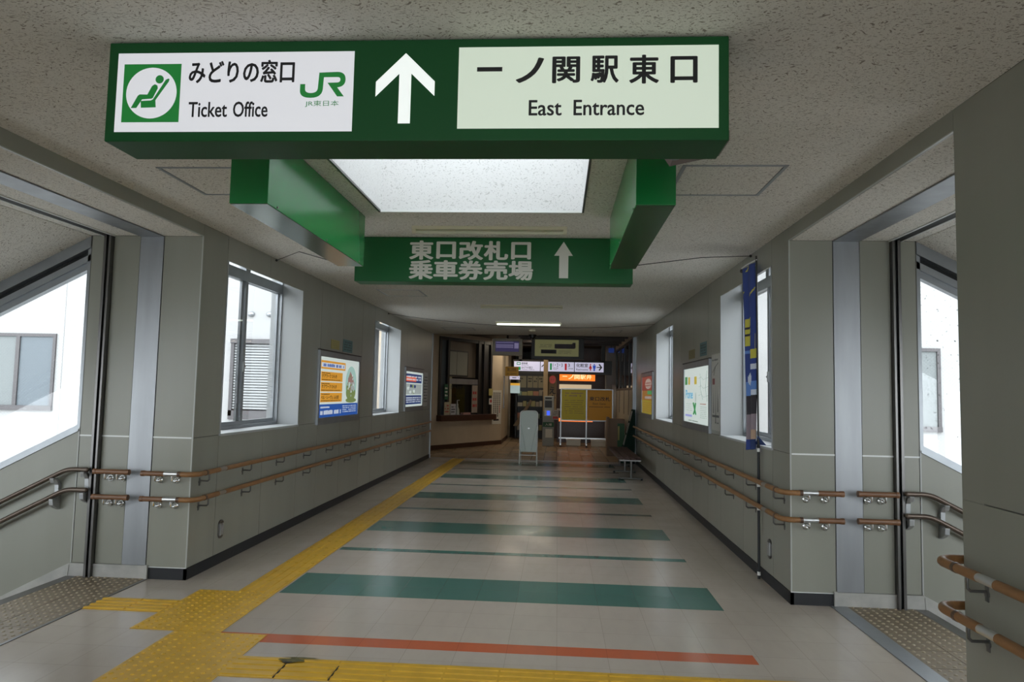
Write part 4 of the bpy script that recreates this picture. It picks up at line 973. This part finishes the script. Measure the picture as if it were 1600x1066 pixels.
b.quad(fr, -.25, -.19, 2.25, 2.45, .005, LG); b.text(fr, '1・2・3', -.16, .13, 2.35, 2.45, .005, mink, .01); b.text(fr, '東北本線', -.15, .0, 2.29, 2.325, .005, mink); b.text(fr, 'Tohoku', -.15, -.03, 2.255, 2.28, .005, mink)
b.quad(fr, .20, .26, 2.25, 2.45, .005, LR); b.text(fr, '3', .30, .35, 2.35, 2.45, .005, mink, .01); b.text(fr, '大船渡線', .30, .45, 2.28, 2.32, .005, mink); b.build('lettering', ps[1])
b = MB(); b.text(fr, '化粧室', .55, .90, 2.35, 2.46, .005, mink, .01); b.text(fr, 'Restrooms', .55, .90, 2.25, 2.31, .005, mink)
for cx_, M in ((.975, LR), (1.09, LB)):
    b.disc(fr, cx_, 2.435, .02, .02, .005, M, 16)
    if M is LR: b.flat(fr, [(cx_ - .012, 2.41), (cx_ + .012, 2.41), (cx_ + .05, 2.31), (cx_ + .018, 2.31), (cx_ + .016, 2.25), (cx_ - .016, 2.25), (cx_ - .018, 2.31), (cx_ - .05, 2.31)], .005, M)
    else: b.flat(fr, [(cx_ - .045, 2.41), (cx_ + .045, 2.41), (cx_ + .04, 2.32), (cx_ + .024, 2.32), (cx_ + .022, 2.24), (cx_ - .022, 2.24), (cx_ - .024, 2.32), (cx_ - .04, 2.32)], .005, M)
b.flat(fr, [(1.16, 2.34), (1.27, 2.34), (1.22, 2.27), (1.25, 2.25), (1.33, 2.35), (1.25, 2.46), (1.22, 2.44), (1.27, 2.365), (1.16, 2.365)], .005, mink); b.build('lettering', ps[2])
# lunch box shop sign
Y = 22.2; fr = FRONT(Y)
os_ = thing('shop_sign', 'glowing orange shop sign under the restroom guide sign', 'sign', (.6, Y, 1.95))
b = MB(); b.fbox(fr, .03, 1.18, 1.93, 2.215, -.2, 0, mdark); b.build('housing', os_)
b = MB(); b.quad(fr, .05, 1.155, 1.945, 2.20, .003, lit('sign_orange', (1.0, .20, .02), 1.25)); p = b.build('face', os_)
b = MB(); LY = lit('sign_letter_yellow', (1.0, .80, .40), 1.1); b.quad(fr, .14, .29, 2.07, 2.095, .005, LY)
for i, ch in enumerate('ノ関駅弁'): b.text(fr, ch, .33 + .185 * i, .49 + .185 * i, 2.0, 2.15, .005, LY, .02)
b.build('lettering', p)
# shop behind: dark counter, shelves, posters
sp = thing('shop_counter', 'dark red shop counter with a pale top under the orange sign', 'counter', (.7, 23, 0))
b = MB(); b.box(.0, 1.5, 22.7, 23.2, 0, 1.0, mdarkwood); b.build('body', sp); b = MB(); b.box(-.02, 1.52, 22.66, 23.24, 1.0, 1.05, mwhite); b.build('worktop', sp); b = MB(); b.box(.05, 1.12, 22.68, 22.70, .66, .76, lit('counter_glow', (1.0, .22, .03), 1.2)); b.build('painted_glow', sp)  # orange light falling on the counter is put in as an emissive strip
sp = thing('shop_wall', 'dark shop front with a pale lit band behind the notice boards', 'shop front', (.6, 24.5, 0))
b = MB(); b.box(-.3, 1.8, 24.5, 24.7, 0, CC, mdarkwood); b.build('panel', sp); b = MB(); b.box(.05, 1.15, 24.45, 24.5, 1.70, 1.86, lit('shop_lit_band', (.80, .62, .40), .6)); b.build('lit_shelf', sp)
sh = thing('goods_shelf', 'dark shop shelf stocked with boxed goods, left of the gate column', 'shelf', (-.9, 24.3, 0))
b = MB()
for z in (.25, .65, 1.05, 1.42): b.box(-1.40, -.50, 24.1, 24.5, z, z + .03, mdark)
b.box(-1.42, -1.38, 24.1, 24.5, 0, 1.6, mdark); b.box(-.52, -.48, 24.1, 24.5, 0, 1.6, mdark); b.box(-1.42, -.48, 24.48, 24.52, 0, 2.4, mdark); b.build('frame', sh)
r = random.Random(11); cols = [(.30, .27, .12), (.26, .22, .17), (.20, .26, .20), (.35, .16, .10), (.34, .32, .27)]
gi = 0
for z in (.28, .68, 1.08, 1.45):
    a = -1.36
    while a < -.6:
        w_ = r.uniform(.1, .2); c_ = r.choice(cols); nm = 'goods_%d' % cols.index(c_)
        b = MB(); b.box(a, a + w_ - .015, 24.12, 24.35, z, z + r.uniform(.10, .22), mat(nm, c_, .5))
        solo('goods_box', 'small boxed product on the dark shop shelf', 'box', b, (a + w_ / 2, 24.2, z), 'boxed goods on the shop shelf', .004); a += w_
b = MB(); q = Fr((0, 24.47, 0), (1, 0, 0), (0, 0, 1))
for i, a0 in enumerate((-1.36, -1.05, -.86, -.67)):
    b = MB(); b.fbox(q, a0, a0 + (.27 if i == 0 else .17), 1.72, 2.12, 0, .005, mat('shop_poster', (.26, .23, .15), .6)); scribble(b, Fr((a0, 24.465, 1.72), (1, 0, 0), (0, 0, 1)), .03, .15, .18, .36, .001, mink, 2, .6, i)
    solo('shop_poster', ['tan poster on the shop wall, leftmost of four above the shelf', 'tan poster on the shop wall, second of four above the shelf', 'tan poster on the shop wall, third of four above the shelf', 'tan poster on the shop wall, rightmost of four above the shelf'][i], 'poster', b, (a0 + .1, 24.47, 1.72))
# lit vending like panel at left of shop
b = MB(); b.box(-1.60, -1.28, 23.9, 24.0, 1.52, 1.86, lit('panel_cool', (.55, .70, .70), .45)); b.box(-1.6, -1.28, 23.89, 23.9, 1.78, 1.86, lit('panel_amber', (.85, .45, .05), .6)); solo('lit_panel', 'small lit white and amber panel past the ticket office wall', 'light panel', b, (-1.45, 24, 1.52))
b = MB(); b.box(-1.62, -1.28, 23.7, 23.75, 1.98, 2.10, lit('small_white_sign', (.7, .66, .85), .6)); scribble(b, FRONT(23.695), -1.58, -1.32, 2.01, 2.07, .001, mink, 1, .6, 2); solo('small_sign', 'small white lit sign above the amber panel', 'sign', b, (-1.45, 23.7, 1.98))
b = MB(); b.prism(Fr((-1.2, 23.6, 0), (1, 0, 0), (0, 0, 1)), [(-.25, .45), (-.1, .45), (.35, 1.25), (.30, 1.32)], -.2, .2, mat('slope_tan', (.22, .16, .10), .6)); solo('sloped_panel', 'slanted tan side panel near the shop shelf', 'panel', b, (-1.2, 23.6, .45))
# column, banner, gate machine
b = MB(); b.box(-.432, -.298, 21.16, 21.28, 0, 2.535, mat('column_tan', (.46, .33, .19), .6)); solo('wooden_post', 'plain tan post beside the ticket gate machine', 'post', b, (-.38, 21.2, 0), bevel=.005)
nb = thing('fabric_banner', 'tan hanging banner with a red disc and brush lettering', 'banner', (-.17, 21.9, 1.3))
fr = FRONT(21.9)
b = MB(); b.fbox(fr, -.29, -.04, .9, 2.14, -.006, 0, mat('banner_tan', (.36, .27, .16), .7)); b.build('cloth', nb)
b = MB(); b.disc(fr, -.165, 1.965, .10, .125, .002, lit('banner_red', (.45, .05, .03), .35), 24); b.disc(fr, -.20, 1.97, .015, .025, .003, mdarkwood, 10); b.disc(fr, -.13, 1.97, .015, .025, .003, mdarkwood, 10); b.build('red_disc', nb)
b = MB(); b.text(fr, 'え', -.255, -.075, 1.52, 1.74, .002, mink, .02); b.text(fr, 'き', -.255, -.075, 1.27, 1.49, .002, mink, .02); b.build('lettering', nb)
gm = thing('ticket_gate_machine', 'grey gate machine with a blue glowing reader, right of the tan post', 'gate machine', (-.25, 20.9, 0))
mg = mat('machine_grey', (.25, .26, .24), .4)
b = MB(); b.box(-.43, -.09, 20.85, 21.14, 0, 1.02, mg); b.box(-.40, -.10, 20.9, 21.13, 1.02, 1.46, mat('machine_light', (.40, .40, .37), .4)); b.build('body', gm, bevel=.015)
fr = FRONT(20.85)
b = MB(); b.fbox(fr, -.37, -.16, 1.12, 1.33, -.05, -.045, mdark); b.fbox(fr, -.36, -.17, 1.37, 1.42, -.05, -.045, mdark); b.build('screen', gm)
b = MB(); b.fbox(fr, -.38, -.18, .88, 1.05, 0, .01, mwhite); b.fbox(fr, -.31, -.22, .90, 1.03, .01, .013, lit('reader_blue', (.05, .12, .95), 1.1)); b.build('card_reader', gm)
b = MB(); b.fbox(fr, -.42, -.10, .56, .70, 0, .006, mat('gate_green', (.02, .09, .05), .5)); b.text(fr, '入場', -.35, -.16, .595, .665, .008, mpaper, .01); b.build('entry_plate', gm)
b = MB(); b.fbox(fr, -.34, -.14, .25, .50, 0, .004, mpaper); b.build('notice', gm)
b = MB(); b.fbox(fr, -.15, .04, .78, 1.06, .02, .03, mat('gate_card', (.40, .36, .34), .6)); b.fbox(fr, -.13, .02, .80, .87, .03, .032, ri); scribble(b, fr, -.13, .02, .90, 1.03, .032, mink, 3, .4, 2); solo('gate_notice', 'white card with a red band fixed to the right of the gate machine', 'notice', b, (-.05, 20.84, .78))
# movable notice boards
Y = 20.8; fr = FRONT(Y)
nbd = thing('notice_board_stand', 'wheeled stand carrying a yellow notice board and an orange east gate board', 'notice board', (.85, Y, 0))
b = MB()
for a in (.10, .845, 1.60):
    b.fbox(fr, a - .018, a + .018, .09, 1.69, -.03, .0, mcast)
b.fbox(fr, .05, 1.62, .235, .27, -.03, 0, malu); b.fbox(fr, .10, 1.60, 1.665, 1.695, -.03, .002, mcast); b.fbox(fr, .10, 1.60, .755, .785, -.03, .002, mcast); b.build('frame', nbd)
b = MB(); b.fbox(fr, .12, .825, .785, 1.665, -.02, -.012, mat('board_yellow', (.58, .50, .05), .5)); p = b.build('left_board', nbd); p['label'] = 'yellow board with faint print'
b = MB(); bi2 = mat('faint_print', (.27, .20, .08), .6); bi3 = mat('faint_mauve', (.36, .25, .16), .6); scribble(b, fr, .22, .74, 1.45, 1.60, -.010, bi3, 2, .5, 3); scribble(b, fr, .2, .76, .95, 1.38, -.010, bi2, 7, .3, 5); b.build('print', p)
b = MB(); b.fbox(fr, .865, 1.58, .785, 1.665, -.02, -.012, mat('board_orange', (.60, .29, .015), .5)); p = b.build('right_board', nbd); p['label'] = 'orange board reading east gate'
b = MB(); b.text(fr, '東口改札', .93, 1.53, 1.35, 1.47, -.010, mink, .012); b.text(fr, 'East Gate', 1.03, 1.40, 1.24, 1.30, -.010, MATS['plate_ink'], .01); scribble(b, fr, .92, 1.54, 1.15, 1.20, -.010, MATS['plate_ink'], 1, .5, 6); b.build('lettering', p)
for a in (.10, .845, 1.60):
    b = MB(); b.box(a - .02, a + .02, Y - .22, Y + .22, .065, .09, malu)
    for yy in (Y - .2, Y + .2): b.cyl((a - .015, yy, .033), (a + .015, yy, .033), .033, mblack, 12)
    b.build('castor_foot', nbd)
for i, (a, lb) in enumerate(((.28, 'pale box on the floor behind the yellow notice board'), (1.02, 'pale box on the floor behind the orange notice board'))):
    b = MB(); b.box(a, a + .42, 21.25, 21.6, 0, .17, mpaper); b.box(a - .01, a + .43, 21.24, 21.61, .15, .19, mwhite); solo('storage_box', lb, 'box', b, (a + .2, 21.4, 0), bevel=.01)
# standing white board
wb_ = thing('a_frame_board', 'blank white board on a thin white stand at the corridor end', 'sign board', (-.62, 15.6, 0))
Y = 15.52; tilt = .07
fr = Fr((-.62, Y, 0), (1, 0, 0), (0, tilt, 1))
rr = .07
def rpath(h0, h1, hw, r=.07):
    p = [(-hw, h0)]
    p += [(-hw + r - r * math.cos(t_), h1 - r + r * math.sin(t_)) for t_ in [PI / 2 * i / 6 for i in range(7)]]
    p += [(hw - r + r * math.sin(t_), h1 - r + r * math.cos(t_)) for t_ in [PI / 2 * i / 6 for i in range(7)]]
    return p + [(hw, h0)]
b = MB(); b.tube([fr(a, z, 0) for a, z in rpath(0, 1.15, .19)], .011, mwhite, 8); b.tube([fr(-.19, .19, 0), fr(.19, .19, 0)], .009, mwhite, 8); b.build('frame', wb_)
b = MB(); b.prism(fr, rpath(.26, 1.135, .176, .06), -.004, .004, mboard); b.build('panel', wb_)
b = MB(); b.tube([fr(-.17, .85, .008), fr(-.06, .28, .008)], .004, mat('board_line', (.30, .34, .31), .5), 6); b.tube([fr(.17, .85, .008), fr(.06, .28, .008)], .004, MATS['board_line'], 6); b.fbox(fr, -.02, .02, .76, .78, .004, .012, malu); b.build('stay', wb_)
b = MB(); 
for a in (-.19, .19): b.tube([(-.62 + a, Y + .06, .8), (-.62 + a * .9, Y + .33, .0)], .010, mwhite, 8)
b.tube([(-.62 - .172, Y + .325, .02), (-.62 + .172, Y + .325, .02)], .008, mwhite, 8); b.build('rear_leg', wb_)
# bench
bn = thing('bench', 'dark slatted bench on steel pedestals along the right wall at the far end', 'bench', (1.33, 14.3, 0))
for i in range(4):
    a = 1.115 + i * .105
    b = MB(); b.box(a, a + .095, 13.0, 15.7, .375, .41, mbench); b.build('seat_slat', bn, bevel=.006)
for yy in (13.13, 14.35, 15.55):
    b = MB(); b.box(1.14, 1.53, yy - .02, yy + .02, .34, .375, mdsteel); b.cyl((1.36, yy, .04), (1.36, yy, .345), .022, mdsteel); b.tube([(1.13, yy, .03), (1.57, yy, .03)], .017, mdsteel, 10)
    for q in (1.15, 1.55): b.cyl((q, yy, 0), (q, yy, .03), .022, mblack)
    b.build('pedestal', bn)
# leaflet rack
rk = thing('leaflet_rack', 'dark green sloping leaflet rack against the right wall behind the bench', 'leaflet rack', (1.6, 16.4, 0))
fr = Fr((0, 16.02, 0), (1, 0, 0), (0, 0, 1))
b = MB(); prof = [(1.40, .02), (1.74, .02), (1.74, 1.22), (1.69, 1.22)]; b.prism(fr, prof, -.02, 0, mgreen_rack); b.prism(fr, prof, -.39, -.37, mgreen_rack); b.prism(fr, [(1.42, .04), (1.45, .04), (1.735, 1.2), (1.705, 1.2)], -.37, -.02, mgreen_rack); b.prism(fr, [(1.70, .02), (1.735, .02), (1.735, 1.2), (1.70, 1.2)], -.37, -.02, mgreen_rack); b.build('body', rk)
r = random.Random(2)
for i, z in enumerate((.15, .42, .69, .96)):
    x = 1.41 + .285 * (z / 1.2)
    for j in range(2):
        b = MB(); yy = 16.05 + j * .17; b.prism(Fr((0, yy, 0), (1, 0, 0), (0, 0, 1)), [(x - .012, z), (x - .006, z), (x + .05, z + .22), (x + .044, z + .22)], -.15, 0, mat('leaflet_%d' % r.randrange(3), (.30, .30, .28) if j % 2 else (.16, .20, .22), .7))
        solo('leaflet', 'small leaflet standing in the dark green rack', 'leaflet', b, (x, yy, z), 'leaflets in the green rack')
# brown lectern box with green poster
bx = thing('plywood_stand', 'plain brown box stand beside the green leaflet rack, at the corridor end', 'stand', (1.48, 18.2, 0))
b = MB(); b.box(1.30, 1.70, 18.1, 18.5, 0, .93, mbrownbox); b.box(1.26, 1.32, 18.08, 18.52, 0, .97, mbrownbox); b.build('body', bx, bevel=.005)
b = MB(); b.fbox(FRONT(18.1), 1.52, 1.70, .18, .82, 0, .006, mat('poster_deep_green', (.02, .10, .04), .5)); b.fbox(FRONT(18.1), 1.53, 1.57, .40, .75, .006, .008, n_y); b.build('poster', bx)
# glazed partition on the right
gp = thing('glazed_partition', 'black barred glazed partition on the right of the concourse', 'partition', (1.76, 18.7, 0))
b = MB()
for yy in (16.62, 17.55, 18.75, 20.1, 21.4): b.box(1.73, 1.79, yy - .02, yy + .02, 1.05, 2.86, mdark)
b.box(1.73, 1.79, 16.6, 21.4, 2.82, 2.87, mdark); b.box(1.73, 1.79, 16.6, 21.4, 1.66, 1.72, mdark); b.build('bar', gp)
b = MB(); b.box(1.757, 1.763, 16.62, 21.4, 1.70, 2.83, mat('dark_mirror_glass', (.012, .012, .014), .03, spec=1.0)); b.build('pane', gp)
b = MB()
for i, (a0, a1) in enumerate(((16.64, 17.53), (17.57, 18.73), (18.77, 20.08), (20.12, 21.38))): b.box(1.74, 1.78, a0, a1, .05, 1.66, mat('partition_cream', (.40, .36, .29), .35))
b.build('lower_panel', gp)
b = MB(); b.box(1.72, 1.80, 16.6, 21.4, 2.87, CC, mcreamwall); b.box(1.72, 1.80, 16.42, 16.62, 0, CC, malud); b.build('header', gp)
pl = MB(); pl.box(1.50, 1.86, 22.35, 22.7, 0, CC, mat('pillar_white', (.40, .37, .35), .5)); solo('pillar', 'pale square pillar at the far end of the glazed partition', 'pillar', pl, (1.68, 22.5, 0), bevel=.01)
b = MB(); b.fbox(FRONT(21.6), 1.52, 1.69, 2.81, 2.95, -.02, 0, lit('blue_sign', (.015, .04, .22), .4)); b.box(1.59, 1.62, 21.6, 21.63, 2.94, CC, mdark); solo('blue_sign', 'little blue sign hung near the pale pillar', 'sign', b, (1.6, 21.6, 2.81))
# barrier rails beside the pillar
br_ = thing('barrier_rail', 'cluster of upright steel rails in front of the pale pillar', 'barrier', (1.62, 21.0, 0))
for k, x in enumerate((1.63, 1.68, 1.725)):
    b = MB(); b.tube([(x, 21.0 + .1 * k, 0), (x, 21.0 + .1 * k, 1.78), (x, 21.1 + .1 * k, 1.82), (x, 21.25 + .1 * k, 1.82)], .016, mcast, 10); b.build('rail', br_)
# lamps of the concourse, the middle one added to brighten it
def area(name, loc, size, power, col, rot=(0, 0, 0)):
    L = bpy.data.lights.new(name, 'AREA'); L.shape = 'RECTANGLE'; L.size, L.size_y = size; L.energy = power; L.color = col
    o = bpy.data.objects.new(name, L); COL.objects.link(o); o.location = loc; o.rotation_euler = rot; return o
lamps = (((-.2, 19.0), 'white ceiling lamp panel of the concourse, nearer one'), ((-.6, 23.0), 'white ceiling lamp panel of the concourse, deeper one'), ((-1.0, 20.9), 'added lamp panel that brightens the concourse, between the other two'))
for (x, y_), lb in lamps:
    b = MB(); b.box(x - .6, x + .6, y_ - .08, y_ + .08, CC - .05, CC, mat('lamp_case', (.3, .3, .3), .5)); r_ = thing('ceiling_lamp', lb, 'ceiling light', (x, y_, CC)); b.build('case', r_)
    l = area('lamp', (x, y_, CC - .055), (1.1, .12), 14.0, (1.0, .86, .64)); l.parent = r_; l.location = (0, 0, -.055)

# ------------------------------------------------------------------ outdoors
g = MB(); g.box(-70, 70, -60, 60, -5.2, -5.0, mgravel); struct('ground', g)
BY = 20.0; fr = FRONT(BY)
lb_ = thing('station_building', 'plain white building wall seen through the left windows', 'building', (-15, BY, -5))
b = MB(); b.box(-40, -6.25, BY, BY + 8, -5, 9.0, mextwall); b.build('wall', lb_)
def ext_window(root, a0, a1, z0, z1, n=2, dark=True):
    b = MB(); b.fbox(fr, a0, a1, z0, z1, -.02, .004, mglassgrey); wn = None
    b2 = MB(); t_ = .09
    b2.fbox(fr, a0 - t_, a1 + t_, z1, z1 + t_, -.02, .05, mbronze); b2.fbox(fr, a0 - t_, a1 + t_, z0 - t_ * 1.6, z0, -.02, .08, mbronze); b2.fbox(fr, a0 - t_, a0, z0, z1, -.02, .05, mbronze); b2.fbox(fr, a1, a1 + t_, z0, z1, -.02, .05, mbronze)
    for i in range(1, n): x = a0 + (a1 - a0) * i / n; b2.fbox(fr, x - .06, x + .06, z0, z1, -.02, .05, mbronze)
    wn = b2.build('window', root); b.build('pane', wn)
    if dark:
        b = MB(); w_ = (a1 - a0) / n; b.fbox(fr, a1 - w_ + .06, a1, z0, z1, .004, .008, mglassdark); b.build('dark_pane', wn)
ext_window(lb_, -17.1, -14.93, .86, 2.90, 2)
sb = MB(); sb.fbox(fr, -9.40, -8.2, .86, 2.80, -.02, .0, mshutter)
for i in range(24): sb.fbox(fr, -9.40, -8.2, .90 + i * .079, .955 + i * .079, 0, .012, mshutter)
sh_ = sb.build('shutter', lb_)
sb = MB(); sb.fbox(fr, -9.50, -8.1, 2.80, 2.93, -.02, .10, mbronze); sb.fbox(fr, -9.5, -8.1, .60, .86, -.02, .06, mbronze); sb.fbox(fr, -9.5, -9.40, .7, 2.9, -.02, .06, mbronze); sb.build('shutter_frame', sh_)
for x in (-8.95, -8.40):
    sb = MB(); sb.sphere((x, BY - .02, 3.66), .10, malud, 14, 8, (1, 1, .8)); sb.build('vent_hood', lb_)
sb = MB(); sb.box(-6.9, -6.6, BY - .05, BY, -5, 2.95, mglassgrey); sb.box(-14.65, -14.63, BY - .012, BY, -5, 9, mat('wall_joint', (.30, .30, .297), .8)); sb.build('grey_strip', lb_)
rb_ = thing('station_building', 'plain white building wall seen through the right windows', 'building', (15, BY, -5))
b = MB(); b.box(4.5, 40, BY, BY + 8, -5, 9.0, mextwall); b.build('wall', rb_)
ext_window(rb_, 9.0, 10.3, .86, 2.90, 1, False)
